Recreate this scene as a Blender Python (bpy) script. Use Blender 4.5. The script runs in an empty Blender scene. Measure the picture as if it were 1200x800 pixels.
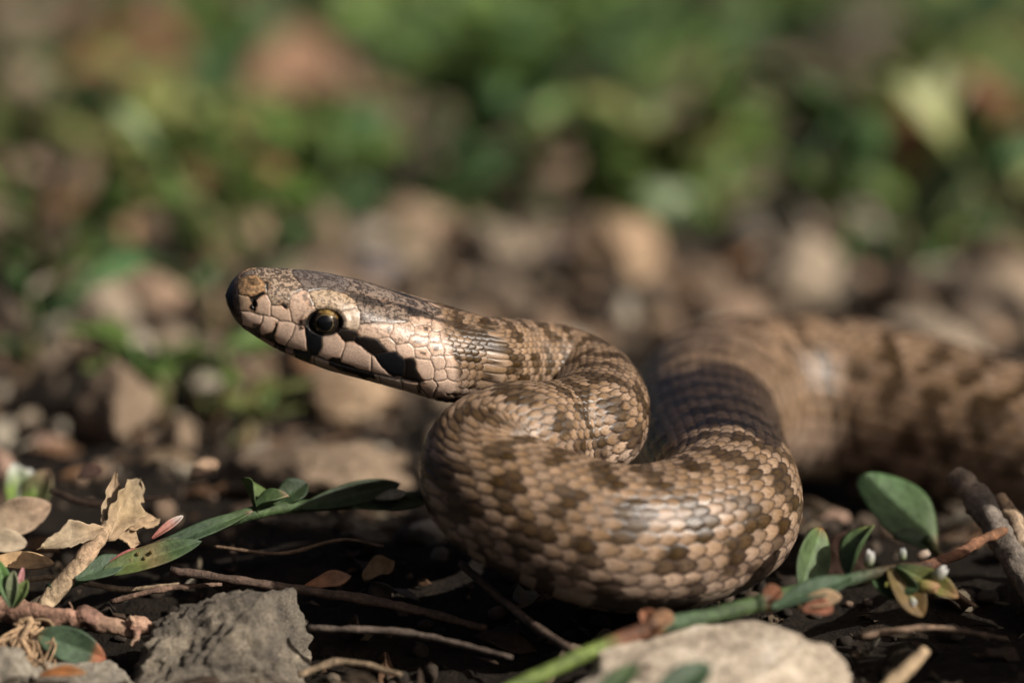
import bpy, bmesh, math, random
import numpy as np
from mathutils import Vector, Matrix

# ------------------------------------------------------------------ camera, sky, sun, exposure
U = 0.01                        # everything below is measured in centimetres; meshes are stored in metres
PITCH = math.radians(10.0)
DIST, CAMZ, PXCM = 30.0, 7.16, 150.0
sc = bpy.context.scene
col = sc.collection

cam_d = bpy.data.cameras.new('camera')
cam = bpy.data.objects.new('camera', cam_d)
col.objects.link(cam)
cam_y = -DIST * math.cos(PITCH)
cam.location = (0, cam_y * U, CAMZ * U)
cam.rotation_euler = (math.radians(90) - PITCH, 0, 0)
cam_d.sensor_width = 36
cam_d.lens = 36 * DIST / 8.0
cam_d.clip_start = 0.01
cam_d.clip_end = 200
cam_d.dof.use_dof = True
cam_d.dof.focus_distance = 30.0 * U
cam_d.dof.aperture_fstop = 14.5
cam_d.dof.aperture_blades = 9
sc.camera = cam

SUN_EL, SUN_AZ = math.radians(34), math.radians(62)     # azimuth: to the right of the line behind the camera
sun_dir = Vector((math.sin(SUN_AZ) * math.cos(SUN_EL), -math.cos(SUN_AZ) * math.cos(SUN_EL), math.sin(SUN_EL)))
w = bpy.data.worlds.new('World')
sc.world = w
w.use_nodes = True
nt = w.node_tree
bg = nt.nodes['Background']
sky = nt.nodes.new('ShaderNodeTexSky')
sky.sky_type = 'NISHITA'
sky.sun_disc = False
sky.dust_density = 8.0
sky.ozone_density = 0.0
sky.air_density = 0.4
sky.sun_elevation = SUN_EL
sky.sun_rotation = math.atan2(sun_dir.x, sun_dir.y)
nt.links.new(sky.outputs[0], bg.inputs[0])
bg.inputs[1].default_value = 0.05
sl = bpy.data.lights.new('sun', 'SUN')
sl.energy = 5.0
sl.angle = math.radians(0.53)
sl.color = (1.0, 0.93, 0.84)
so = bpy.data.objects.new('sun', sl)
so.rotation_euler = sun_dir.to_track_quat('Z', 'Y').to_euler()
so.location = (0.5, -0.5, 1)
col.objects.link(so)
vs = sc.view_settings
vs.view_transform = 'Standard'
vs.look = 'None'
vs.exposure = 0.32
vs.gamma = 1.0
vs.use_curve_mapping = False
sc.cycles.use_denoising = True
sc.cycles.max_bounces = 6

# ------------------------------------------------------------------ helpers
rng = np.random.default_rng(7)
random.seed(7)
CR = np.array([1.0, 0, 0])
CU = np.array([0, math.sin(PITCH), math.cos(PITCH)])
CF = np.array([0, math.cos(PITCH), -math.sin(PITCH)])
CP = np.array([0, cam_y, CAMZ])


def at(px, py, d):
    """the point seen at photo pixel (px, py) at depth d (cm)"""
    k = d / DIST / PXCM
    return CP + CF * d + CR * (px - 600) * k + CU * (400 - py) * k


def at_z(px, d, z):
    """the point at column px, depth about d, height z above the ground"""
    up = (z - CAMZ + d * math.sin(PITCH)) / math.cos(PITCH)
    return CP + CF * d + CR * (px - 600) * d / DIST / PXCM + CU * up


def depth_for(py, z=0.0):
    return (CAMZ - z) / (math.sin(PITCH) + (py - 400) / PXCM / DIST * math.cos(PITCH))


_perm = np.random.default_rng(3).permutation(256)
_perm = np.concatenate([_perm, _perm, _perm])
_grad = np.random.default_rng(4).normal(size=(256, 3))
_grad /= np.linalg.norm(_grad, axis=1)[:, None]


def perlin(p):
    p = np.asarray(p, float)
    i = np.floor(p).astype(int)
    f = p - i
    i &= 255
    u = f * f * f * (f * (f * 6 - 15) + 10)
    out = 0
    for dx in (0, 1):
        for dy in (0, 1):
            for dz in (0, 1):
                g = _grad[_perm[_perm[_perm[i[..., 0] + dx] + i[..., 1] + dy] + i[..., 2] + dz]]
                v = g[..., 0] * (f[..., 0] - dx) + g[..., 1] * (f[..., 1] - dy) + g[..., 2] * (f[..., 2] - dz)
                wx = u[..., 0] if dx else 1 - u[..., 0]
                wy = u[..., 1] if dy else 1 - u[..., 1]
                wz = u[..., 2] if dz else 1 - u[..., 2]
                out = out + v * wx * wy * wz
    return out * 1.5


def fbm(p, octaves=4, gain=0.5):
    p = np.asarray(p, float)
    a, t = 1.0, 0
    for k in range(octaves):
        t = t + a * perlin(p * (2.03 ** k) + 17.3 * k)
        a *= gain
    return t


def sstep(a, b, x):
    t = np.clip((x - a) / (b - a), 0, 1)
    return t * t * (3 - 2 * t)


def hgt(x, y):
    """height of the soil (cm)"""
    x = np.asarray(x, float)
    y = np.asarray(y, float)
    p = np.stack([x, y, np.zeros_like(x)], -1)
    near = np.exp(-((x / 30) ** 2 + ((y - 10) / 45) ** 2))
    h = 0.55 * perlin(p * 0.11 + 5.1) * sstep(4, 14, np.abs(y)) + 0.22 * perlin(p * 0.45 + 2.2) + (0.10 * perlin(p * 1.5) + 0.05 * perlin(p * 4.1) + 0.025 * perlin(p * 11)) * (0.25 + 0.75 * near)
    h = h - 0.12 - 0.35 * np.exp(-((x + 1.2) / 2.6) ** 2 - ((y + 1.0) / 1.2) ** 2)
    h = h - 0.45 * np.exp(-((x + 3.1) / 1.6) ** 2 - ((y + 1.35) / .85) ** 2)
    h = h - 0.42 * np.exp(-((x - 4.6) / 3.0) ** 2 - ((y - 4.8) / 1.8) ** 2)
    h = h - 0.35 * np.exp(-((x - 1.6) / 1.6) ** 2 - ((y + 2.4) / 1.0) ** 2)
    h = h - 0.30 * np.exp(-((x - 4.2) / 1.6) ** 2 - ((y + 0.6) / 0.9) ** 2)
    return h


def mesh(name, v, f, smooth=True):
    me = bpy.data.meshes.new(name)
    v = np.asarray(v, np.float32) * U
    if isinstance(f, np.ndarray):
        n, k = f.shape
        me.vertices.add(len(v))
        me.vertices.foreach_set('co', v.ravel())
        me.loops.add(n * k)
        me.loops.foreach_set('vertex_index', f.astype(np.int32).ravel())
        me.polygons.add(n)
        me.polygons.foreach_set('loop_start', np.arange(0, n * k, k, dtype=np.int32))
        me.update(calc_edges=True)
    else:
        me.from_pydata(v.tolist(), [], f)
    me.polygons.foreach_set('use_smooth', np.full(len(me.polygons), smooth))
    me.update()
    return me


def set_col(me, c, name='Col'):
    a = me.attributes.new(name, 'FLOAT_COLOR', 'POINT')
    c = np.asarray(c, np.float32)
    if c.shape[1] == 3:
        c = np.concatenate([c, np.ones((len(c), 1), np.float32)], 1)
    a.data.foreach_set('color', c.ravel())


def obj(name, me, mat=None, parent=None, loc=(0, 0, 0)):
    o = bpy.data.objects.new(name, me)
    if mat is not None and me is not None and not me.materials:
        me.materials.append(mat)
    o.location = np.asarray(loc, float) * U
    o.parent = parent
    col.objects.link(o)
    return o


def tag(o, label, cat, group=None, kind=None):
    o['label'] = label
    o['category'] = cat
    if group:
        o['group'] = group
    if kind:
        o['kind'] = kind
    return o


def spline(pts, n):
    """Catmull-Rom through pts, n samples per segment"""
    P = np.asarray(pts, float)
    P = np.vstack([2 * P[0] - P[1], P, 2 * P[-1] - P[-2]])
    out = []
    t = np.linspace(0, 1, n, endpoint=False)[:, None]
    for i in range(1, len(P) - 2):
        a, b, c, d = P[i - 1], P[i], P[i + 1], P[i + 2]
        out.append(0.5 * (2 * b + (c - a) * t + (2 * a - 5 * b + 4 * c - d) * t ** 2 + (3 * b - a - 3 * c + d) * t ** 3))
    out.append(P[-2][None])
    return np.vstack(out)


# ------------------------------------------------------------------ materials
def new_mat(name):
    m = bpy.data.materials.new(name)
    m.use_nodes = True
    t = m.node_tree
    return m, t, t.nodes['Principled BSDF']


def node(t, kind, **kw):
    n = t.nodes.new(kind)
    for k, v in kw.items():
        if k in n.inputs:
            n.inputs[k].default_value = v
        else:
            setattr(n, k, v)
    return n


def coords(t, scale=1.0, which='Object'):
    tc = node(t, 'ShaderNodeTexCoord')
    mp = node(t, 'ShaderNodeMapping')
    mp.inputs['Scale'].default_value = (scale,) * 3 if not isinstance(scale, tuple) else scale
    t.links.new(tc.outputs[which], mp.inputs[0])
    return mp.outputs[0]


def ramp(t, fac, stops):
    r = node(t, 'ShaderNodeValToRGB')
    e = r.color_ramp.elements
    while len(e) < len(stops):
        e.new(0.5)
    for el, (p, c) in zip(e, stops):
        el.position = p
        el.color = (*c, 1)
    t.links.new(fac, r.inputs[0])
    return r.outputs[0]


def mix(t, a, b, fac, mode='MIX'):
    n = node(t, 'ShaderNodeMix', data_type='RGBA', blend_type=mode)
    for i, s in ((6, a), (7, b)):
        if isinstance(s, tuple):
            n.inputs[i].default_value = (*s, 1)
        else:
            t.links.new(s, n.inputs[i])
    if isinstance(fac, (int, float)):
        n.inputs[0].default_value = fac
    else:
        t.links.new(fac, n.inputs[0])
    return n.outputs[2]


def noise(t, vec, scale, detail=4, rough=0.55, out='Fac'):
    n = node(t, 'ShaderNodeTexNoise', Scale=scale, Detail=detail, Roughness=rough)
    t.links.new(vec, n.inputs['Vector'])
    return n.outputs[out]


def bump(t, bs, h, strength, dist):
    b = node(t, 'ShaderNodeBump', Strength=strength, Distance=dist)
    t.links.new(h, b.inputs['Height'])
    t.links.new(b.outputs[0], bs.inputs['Normal'])


def stone_mat(name, c1, c2, c3, scale=1.0, rough=0.85, b=0.6):
    """mineral surface: two tones, grains and pits; scale in features per cm"""
    m, t, bs = new_mat(name)
    v = coords(t, 100.0)
    n1 = noise(t, v, 1.3 * scale, 6, 0.6)
    c = ramp(t, n1, [(0.32, c1), (0.55, c2), (0.72, c3)])
    n2 = noise(t, v, 16 * scale, 4, 0.7)
    c = mix(t, c, ramp(t, n2, [(0.35, (0.35, 0.33, 0.3)), (0.6, (1, 1, 1))]), 0.75, 'MULTIPLY')
    n3 = noise(t, v, 40 * scale, 2, 0.6)
    c = mix(t, c, c3, ramp(t, n3, [(0.66, (0, 0, 0)), (0.74, (1, 1, 1))]))
    t.links.new(c, bs.inputs['Base Color'])
    bs.inputs['Roughness'].default_value = rough
    bs.inputs['Specular IOR Level'].default_value = 0.3
    bump(t, bs, mix(t, n2, n3, 0.35), b, 0.0012 / scale)
    return m


def attr_mat(name, rough=0.8, nscale=12.0, namp=0.5, b=0.4, trans=0.0, spec=0.3, bdist=0.0003):
    m, t, bs = new_mat(name)
    a = node(t, 'ShaderNodeAttribute', attribute_name='Col')
    v = coords(t, 100.0)
    n = noise(t, v, nscale, 5, 0.65)
    c = mix(t, a.outputs[0], ramp(t, n, [(0.3, (1 - namp,) * 3), (0.65, (1, 1, 1))]), 1.0, 'MULTIPLY')
    t.links.new(c, bs.inputs['Base Color'])
    bs.inputs['Roughness'].default_value = rough
    bs.inputs['Specular IOR Level'].default_value = spec
    if b:
        bump(t, bs, n, b, bdist)
    if trans:
        tr = node(t, 'ShaderNodeBsdfTranslucent')
        t.links.new(c, tr.inputs[0])
        ms = node(t, 'ShaderNodeMixShader')
        ms.inputs[0].default_value = trans
        t.links.new(bs.outputs[0], ms.inputs[1])
        t.links.new(tr.outputs[0], ms.inputs[2])
        t.links.new(ms.outputs[0], t.nodes['Material Output'].inputs[0])
    return m


def leaf_mat(name, c1, c2, trans=0.3, rough=0.45):
    m, t, bs = new_mat(name)
    v = coords(t, 100.0)
    oi = node(t, 'ShaderNodeObjectInfo')
    n = noise(t, v, 5.0, 4, 0.6)
    c = ramp(t, n, [(0.3, c1), (0.7, c2)])
    hs = node(t, 'ShaderNodeHueSaturation')
    mr = node(t, 'ShaderNodeMapRange')
    mr.inputs['To Min'].default_value = 0.65
    mr.inputs['To Max'].default_value = 1.35
    t.links.new(oi.outputs['Random'], mr.inputs[0])
    t.links.new(mr.outputs[0], hs.inputs['Value'])
    t.links.new(c, hs.inputs['Color'])
    c = hs.outputs[0]
    t.links.new(c, bs.inputs['Base Color'])
    bs.inputs['Roughness'].default_value = rough
    bump(t, bs, noise(t, v, 30, 3), 0.25, 0.0002)
    tr = node(t, 'ShaderNodeBsdfTranslucent')
    t.links.new(c, tr.inputs[0])
    ms = node(t, 'ShaderNodeMixShader')
    ms.inputs[0].default_value = trans
    t.links.new(bs.outputs[0], ms.inputs[1])
    t.links.new(tr.outputs[0], ms.inputs[2])
    t.links.new(ms.outputs[0], t.nodes['Material Output'].inputs[0])
    return m


M = {}
M['rough_rock'] = stone_mat('rough_rock', (0.075, 0.065, 0.055), (0.21, 0.18, 0.14), (0.46, 0.39, 0.29), 2.6, 0.9, 1.0)
M['grey_stone'] = stone_mat('grey_stone', (0.15, 0.13, 0.10), (0.28, 0.25, 0.20), (0.42, 0.38, 0.30), 1.2)
M['white_stone'] = stone_mat('white_stone', (0.20, 0.155, 0.115), (0.58, 0.49, 0.38), (0.78, 0.72, 0.63), 1.5)
M['pale_stone'] = stone_mat('pale_stone', (0.20, 0.16, 0.12), (0.36, 0.29, 0.21), (0.48, 0.40, 0.30), 0.7)
M['tan_stone'] = stone_mat('tan_stone', (0.22, 0.15, 0.09), (0.40, 0.28, 0.18), (0.52, 0.39, 0.26), 0.5)
M['brown_stone'] = stone_mat('brown_stone', (0.12, 0.085, 0.055), (0.26, 0.19, 0.13), (0.36, 0.27, 0.18), 0.6)
M['pink_stone'] = stone_mat('pink_stone', (0.28, 0.17, 0.12), (0.42, 0.29, 0.22), (0.52, 0.40, 0.32), 0.6)
M['lilac_stone'] = stone_mat('lilac_stone', (0.20, 0.17, 0.17), (0.32, 0.28, 0.28), (0.42, 0.38, 0.37), 0.6)
M['ochre_stone'] = stone_mat('ochre_stone', (0.22, 0.12, 0.05), (0.42, 0.26, 0.12), (0.5, 0.34, 0.18), 0.5)
M['attr_litter'] = attr_mat('dry_litter', 0.8, 10, 0.5, 0.5, 0.12)
M['attr_wood'] = attr_mat('dry_wood', 0.75, 22, 0.6, 0.8)
M['attr_stem'] = attr_mat('plant_stem', 0.6, 16, 0.65, 0.7, 0.08)
M['attr_leaf'] = attr_mat('near_leaf', 0.55, 12, 0.5, 0.5, 0.25, 0.35)
M['leaf'] = leaf_mat('green_leaf', (0.068, 0.13, 0.024), (0.155, 0.235, 0.055), .3, .42)
M['leaf_blue'] = leaf_mat('blue_green_leaf', (0.045, 0.105, 0.038), (0.11, 0.19, 0.075), .3, .42)
M['leaf_yellow'] = leaf_mat('yellow_green_leaf', (0.15, 0.18, 0.05), (0.27, 0.28, 0.10), .3, .42)
M['petal'] = attr_mat('petal', 0.6, 10, 0.15, 0.2, 0.35)

# ------------------------------------------------------------------ ground
m, t, bs = new_mat('soil')
v = coords(t, 100.0)
n1 = noise(t, v, 0.5, 6, 0.65)
n2 = noise(t, v, 9, 5, 0.7)
c = ramp(t, n1, [(0.3, (0.008, 0.006, 0.0045)), (0.6, (0.019, 0.014, 0.010)), (0.8, (0.045, 0.033, 0.023))])
c = mix(t, c, ramp(t, n2, [(0.35, (0.4, 0.4, 0.4)), (0.65, (1.25, 1.2, 1.1))]), 0.8, 'MULTIPLY')
t.links.new(c, bs.inputs['Base Color'])
bs.inputs['Roughness'].default_value = 0.95
bs.inputs['Specular IOR Level'].default_value = 0.15
bump(t, bs, n2, 0.9, 0.001)
M['soil'] = m

NG = 360
uu = np.linspace(-1, 1, NG)
gx = 1.6 * np.sinh(8 * uu)
gy = 1.6 * np.sinh(8 * uu) + 1.0
X, Y = np.meshgrid(gx, gy)
V = np.stack([X, Y, hgt(X, Y)], -1).reshape(-1, 3)
i, j = np.meshgrid(np.arange(NG - 1), np.arange(NG - 1))
a = (j * NG + i).ravel()
F = np.stack([a, a + 1, a + NG + 1, a + NG], 1)
g = obj('ground', mesh('ground', V, F), M['soil'])
g['kind'] = 'structure'
g['label'] = 'dark crumbly soil under the snake and the weeds'

# ------------------------------------------------------------------ snake
# --- centre line: head axis, neck, the S of the front coil, the far coil
UPN = np.array([0, 0, 1.0])
snout = at(264, 347, 29.78)
nape = at(556, 420, 30.42)
head_len = np.linalg.norm(nape - snout)
ex = (nape - snout) / head_len                       # backwards along the head
path_pts = [at(600, 426, 30.85), at(650, 436, 31.15), at(688, 455, 31.05), at(701, 480, 30.7), at(688, 501, 30.3),
            at(646, 512, 30.05), at(604, 517, 29.75), at(571, 538, 29.55), at(576, 570, 29.35), at(630, 602, 29.22), at(715, 629, 29.22),
            at_z(785, 29.45, .58), at_z(836, 29.82, .61), at_z(851, 30.2, .64), at_z(847, 30.75, .65), at_z(836, 31.5, .66), at_z(828, 32.4, .66),
            at_z(829, 33.5, .64), at_z(850, 34.5, .61), at_z(905, 35.0, .58), at_z(980, 35.15, .54), at_z(1060, 35.0, .46),
            at_z(1140, 34.7, .36), at_z(1220, 34.4, .27), at_z(1330, 34.2, .2)]
radii_at = [(0, .325), (.05, .37), (.12, .41), (.18, .44), (.24, .50), (.30, .555), (.38, .58), (.46, .60), (.55, .64), (.65, .71), (.75, .77), (.85, .74), (1, .60)]
full = spline([nape - ex * 0.5, nape] + path_pts, 40)[40:]
full = np.vstack([nape[None], full[1:]])
seg = np.linalg.norm(np.diff(full, axis=0), axis=1)
cum = np.concatenate([[0], np.cumsum(seg)])
blen = cum[-1]
# --- stations along the body
ds_sharp, ds_soft = 0.0118, 0.024
s_split = blen * 0.62
s_body = np.concatenate([np.arange(0, s_split, ds_sharp), np.arange(s_split, blen, ds_soft)])
t_head = head_len * (np.linspace(0, 1, 330) ** 1.55 * 0.35 + np.linspace(0, 1, 330) * 0.65)
t_head = t_head[:-1]
body_c = np.stack([np.interp(s_body, cum, full[:, k]) for k in range(3)], 1)
for _ in range(30):                                   # soften the resampled line
    body_c[1:-1] = 0.25 * body_c[:-2] + 0.5 * body_c[1:-1] + 0.25 * body_c[2:]
head_c = snout + np.outer(t_head, ex)
C = np.vstack([head_c, body_c])
S = np.concatenate([t_head, head_len + s_body])
NS = len(S)
T = np.gradient(C, S, axis=0)
T /= np.linalg.norm(T, axis=1)[:, None]
# --- dorsal direction: the head is rolled a little towards the camera side
ROLL = math.radians(20)
nrm_img = np.cross(ex, CF)
nrm_img /= np.linalg.norm(nrm_img)
if nrm_img @ CU < 0:
    nrm_img = -nrm_img
tow = np.cross(ex, nrm_img)
if tow @ CF > 0:
    tow = -tow
head_up = math.cos(ROLL) * nrm_img + math.sin(ROLL) * tow
wb = sstep(head_len * 0.95, head_len + 1.6, S)[:, None]
UPV = head_up * (1 - wb) + UPN * wb
UPV = UPV - T * np.sum(UPV * T, 1)[:, None]
UPV /= np.linalg.norm(UPV, axis=1)[:, None]
LAT = np.cross(UPV, T)                                # for the head: towards the camera side or away
if LAT[100] @ CF > 0:
    LAT = -LAT
# --- section sizes (cm)
hl = head_len * PXCM
tp = np.array([-1, 3.6, 10.4, 19.2, 36.6, 66, 105.7, 146.7, 188, 229.9, 261.9, 300]) / 293.0 * hl
top_n = np.array([0, 20, 31, 38.0, 43.1, 49.4, 55.0, 56.2, 54.8, 53.2, 50.9, 50]) / PXCM
tb = np.array([0, 4.4, 13.6, 26.2, 46.5, 68.8, 101.3, 133, 163.9, 195, 226.4, 247.5, 269, 300]) / 293.0 * hl
bot_n = np.array([0, 10, 21.3, 30.6, 37.9, 44.6, 51, 54.4, 54.6, 55.4, 56.8, 57.8, 57.7, 55]) / PXCM
tw = np.array([0, 2, 8, 18, 40, 80, 120, 160, 200, 240, 280, 300]) / 293.0 * hl
wid = np.array([0, 10, 22, 30, 39, 48, 57, 65, 71, 70, 58, 52]) / PXCM
tt = S * PXCM
n_exp = 2.5
mm = n_exp / (n_exp - 1)
Wd = np.interp(tt, tw, wid)
Ht = np.interp(tt, tp, top_n)
Hb = np.interp(tt, tb, bot_n)


def unsil(h, wdt):
    return np.maximum(np.maximum(h, 1e-4) ** mm - (wdt * math.sin(ROLL)) ** mm, (0.35 * h) ** mm) ** (1 / mm) / math.cos(ROLL)


Zt, Zb = unsil(Ht, Wd), unsil(Hb, Wd)
rb = np.interp((S - head_len) / blen, [q[0] for q in radii_at], [q[1] for q in radii_at])
kb = sstep(head_len - 0.22, head_len + 0.25, S)
Wd = Wd * (1 - kb) + rb * kb
Zt = Zt * (1 - kb) + rb * 0.98 * kb
Zb = Zb * (1 - kb) + rb * 0.98 * kb
NE = n_exp * (1 - kb) + 2.12 * kb
for arr in (Wd, Zt, Zb):
    arr[12:] = np.convolve(np.pad(arr, 6, mode='edge'), np.ones(13) / 13, 'valid')[12:]
NP = 400
phi = (np.arange(NP) / NP) * 2 * math.pi - math.pi    # 0 = mid back, +-pi = mid belly, positive = LAT side
cph, sph = np.cos(phi), np.sin(phi)
ex2 = (2 / NE)[:, None]
yy = np.sign(sph) * np.abs(sph) ** ex2 * Wd[:, None]
zz = np.where(cph > 0, np.abs(cph) ** ex2 * Zt[:, None], -np.abs(cph) ** ex2 * Zb[:, None])
P = C[:, None, :] + LAT[:, None, :] * yy[..., None] + UPV[:, None, :] * zz[..., None]


def grid_normals(P):
    du = np.gradient(P, axis=0)
    dv = np.roll(P, -1, 1) - np.roll(P, 1, 1)
    n = np.cross(du, dv)
    n /= np.linalg.norm(n, axis=2)[..., None] + 1e-12
    out = P - P.mean(1, keepdims=True)
    sgn = np.sign(np.sum(n * out, 2))[..., None]
    return n * np.where(sgn == 0, 1, sgn)


Nrm = grid_normals(P)
base_rgb = np.zeros((NS, NP, 3))
height = np.zeros((NS, NP))
gloss = np.full((NS, NP), 0.5)

# --- body scales: staggered overlapping rows on the back and flanks, wide scutes on the belly
VENT = 2.28
ROWS = 27
WR = 2 * VENT / ROWS
q = np.concatenate([[0], np.cumsum(np.diff(S) / (0.5 * (rb[1:] + rb[:-1])))])     # length measured in radii
LQ = 0.205
Q = np.repeat(q[:, None], NP, 1)
PH = np.repeat(phi[None], NS, 0)
xw = np.clip(PH / VENT, -1.2, 1.2)
PW = VENT * (1.17 * xw - .17 * xw ** 3)           # rows get wider towards the belly


def hash2(i, j, k=0):
    x = np.sin(i * 127.1 + j * 311.7 + k * 74.7) * 43758.5453
    return x - np.floor(x)


srng = np.random.default_rng(12)
BAR = 0.70                                             # bar spacing in radii


def darkness(qc, pc):
    """1 on the dark scales of the markings, 0 elsewhere; qc length in radii, pc angle"""
    ap = np.abs(pc)
    z = np.zeros_like(qc)
    n = fbm(np.stack([qc * 3.1, pc * 2.6, z], -1), 3)
    wob = .16 * perlin(np.stack([qc * .9, pc * 1.1, z + 4.4], -1)) + .05 * np.sign(pc)
    fb = (qc + wob) / BAR
    d = np.abs(fb - np.rint(fb)) * BAR
    dl = np.abs(fb + .5 - np.rint(fb + .5)) * BAR
    miss = hash2(np.rint(fb), np.sign(pc), 11)
    dorsal = sstep(.18, .09, d + n * .14) * sstep(.95, .6, ap + n * .35 + .35 * (miss > .7))
    lat = sstep(.18, .09, dl + n * .15) * sstep(.36, .2, np.abs(ap - 1.3 - .25 * n))
    lat2 = sstep(.15, .08, d + n * .16) * sstep(.26, .12, np.abs(ap - 1.82 - .1 * n))
    low_ = sstep(.13, .06, dl + n * .12) * sstep(.24, .1, np.abs(ap - 2.2))
    return np.clip(np.maximum.reduce([dorsal, lat, lat2 * .9, low_]), 0, 1)


best_h = np.full((NS, NP), 0.0)
best_pri = np.full((NS, NP), -0.5)
best_u = np.zeros((NS, NP))
best_e = np.zeros((NS, NP))
best_q = np.zeros((NS, NP))
best_p = np.zeros((NS, NP))
best_r = np.zeros((NS, NP))
j0 = np.rint(PW / WR)
for dj in (-1, 0, 1):
    jj = j0 + dj
    ok = np.abs(jj) <= (ROWS - 1) / 2
    off = np.where(np.mod(jj, 2) == 0, 0.0, 0.5)
    i0 = np.floor(Q / LQ - off)
    for di in (-1, 0, 1):
        ii = i0 + di
        qc = (ii + off + 0.5) * LQ
        pc = jj * WR
        rr = hash2(ii, jj)
        u = (Q - qc) / LQ                       # -.5 .. .5 one spacing; the scale reaches further both ways
        low = np.abs(jj) > (ROWS - 1) / 2 - 1.5
        v = (PW - pc) / WR
        ua = (u - 0.10) / 0.86                  # -1 root .. 1 tip
        prof = np.where(ua > -.25, np.clip(1 - (np.clip(ua + .25, 0, 2) / 1.25) ** 1.9, 0, 1) ** .78 * .74, np.clip(1 - ((-ua - .25) / .75) ** 2, 0, 1) ** .7 * .74)
        e = np.minimum(prof - np.abs(v), (1 - np.abs(ua)) * 0.62)
        inside = ok & (e > 0)
        pri = np.where(inside, ua + 2 + 0.01 * rr, -1)        # the scale in front lies on top of the one behind
        h = (0.10 + 0.62 * (ua + 1) / 2) * (0.35 + 0.65 * sstep(0, 0.13, e)) + 0.42 * np.clip(1 - (v / 0.62) ** 2 - (ua * .75 - .15) ** 2, 0, 1) + (rr - .5) * .08 + (hash2(ii, jj, 21) - .5) * ua * .34 + (hash2(ii, jj, 22) - .5) * v * .6
        b = pri > best_pri
        for arr, val in ((best_pri, pri), (best_h, h), (best_u, ua), (best_e, e), (best_q, qc), (best_p, pc), (best_r, rr)):
            arr[b] = np.broadcast_to(val, arr.shape)[b]
best_h = np.maximum(best_h, 0)
# visible edge distance: fall of the height field to the next scale is left to the relief itself
dk = .68 * darkness(best_q, best_p) + .32 * darkness(Q, PW)
fleck = fbm(np.stack([Q * 26, PW * 26, Q * 0], -1), 2)
dk = sstep(.16, .52, dk + (best_r - .5) * .5) * (.72 + .28 * best_r) + .12 * hash2(best_q, best_p, 6)
low = sstep(1.5, 2.2, np.abs(best_p))[..., None]
tan_hi = np.array([0.225, 0.155, 0.105])
tan_lo = np.array([0.315, 0.235, 0.18])
drk = np.array([0.040, 0.024, 0.010])
blk = np.array([0.022, 0.016, 0.012])
tan = tan_hi * (1 - low) + tan_lo * low
r3 = best_r[..., None]
tan = tan * (0.70 + 0.60 * hash2(best_q, best_p, 9)[..., None]) * (1 + np.array([.06, 0, -.08]) * (hash2(best_q, best_p, 3)[..., None] - .5))
dcol = drk * (1 - low * 0.75) + blk * low * .75
k3 = dk[..., None]
ctr = tan * (1 - k3) + dcol * k3
# lighter front half, ochre stain towards the tip, dark skin at the very edge
edge = np.clip(sstep(0.22, 0.06, best_e) + .95 * dk * sstep(.36, .08, best_e), 0, 1)[..., None]
smud = np.exp(-((best_u - .35) / .42) ** 2 - ((.45 - best_e) / .4) ** 2)
tipstain = np.clip(sstep(-0.2, 0.9, best_u) * 0.45 + .3 * smud * (best_r > .4), 0, .75)[..., None]
ctr = ctr * (1 - tipstain) + (np.array([.20, .115, .045]) * (1 - low) + np.array([.30, .2, .13]) * low) * (1 - .6 * k3) * tipstain
edc = np.array([.026, .016, .009]) * (1 - low * .3) + low * np.array([.03, .02, .02])
lite = np.exp(-(best_u / .55) ** 2)[..., None] * sstep(.1, .5, best_e)[..., None] * .25
ctr = ctr * (1 + lite) * (1 - .45 * sstep(.12, .5, fleck))[..., None]
bodycol = ctr * (1 - edge * .9) + edc * edge * .9
bodyh = best_h
# belly scutes
vu = (q[:, None] / (LQ) + 0.15 * np.cos((PH - math.pi)) * 0) % 1
vi = np.floor(q[:, None] / LQ)
vent = np.abs(PH) > VENT
vh = 0.25 + 0.45 * vu * sstep(1.0, 0.9, vu)
vn = hash2(vi, np.sign(PH) + 2, 5)
vc = np.array([.45, .36, .27]) * (0.8 + .3 * vn[..., None])
chk = ((vn > .55) & (np.abs(PH) < 2.75))[..., None] * 0.9
vc = vc * (1 - chk) + blk * chk
vc = vc * (1 - sstep(0.93, 1.0, vu)[..., None] * .6)
bodycol = np.where(vent[..., None], vc, bodycol)
bodyh = np.where(vent, vh, bodyh)

# --- head plates: a chart of the side of the head (chart units 1/150 cm), mirrored to the far side
headrows = S < head_len + 0.35
nh = int(headrows.sum())
HP = P[:nh]
mirror = (NP - np.arange(NP)) % NP                    # index of -phi
near_idx = np.where(phi[None] >= 0, np.arange(NP)[None], mirror[None])
chart_o = at(600, 400, 30.0)
rel = HP - chart_o
CX = 600 + rel @ CR * PXCM
CY = 400 - rel @ CU * PXCM
CX = np.take_along_axis(CX, np.broadcast_to(near_idx, CX.shape), 1)
CY = np.take_along_axis(CY, np.broadcast_to(near_idx, CY.shape), 1)
facing = np.take_along_axis(-(Nrm[:nh] @ CF), np.broadcast_to(near_idx, CX.shape), 1)


def sdist(poly, x, y):
    """signed distance to a polygon, negative inside"""
    p = np.asarray(poly, float)
    d = np.full(x.shape, 1e9)
    ins = np.zeros(x.shape, bool)
    for k in range(len(p)):
        a, b = p[k], p[(k + 1) % len(p)]
        e = b - a
        wx, wy = x - a[0], y - a[1]
        tq = np.clip((wx * e[0] + wy * e[1]) / (e @ e + 1e-9), 0, 1)
        d = np.minimum(d, (wx - e[0] * tq) ** 2 + (wy - e[1] * tq) ** 2)
        c1 = (a[1] > y) != (b[1] > y)
        with np.errstate(divide='ignore', invalid='ignore'):
            xc = (b[0] - a[0]) * (y - a[1]) / (b[1] - a[1] + 1e-12) + a[0]
        ins ^= c1 & (x < xc)
    d = np.sqrt(d)
    return np.where(ins, -d, d)


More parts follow.
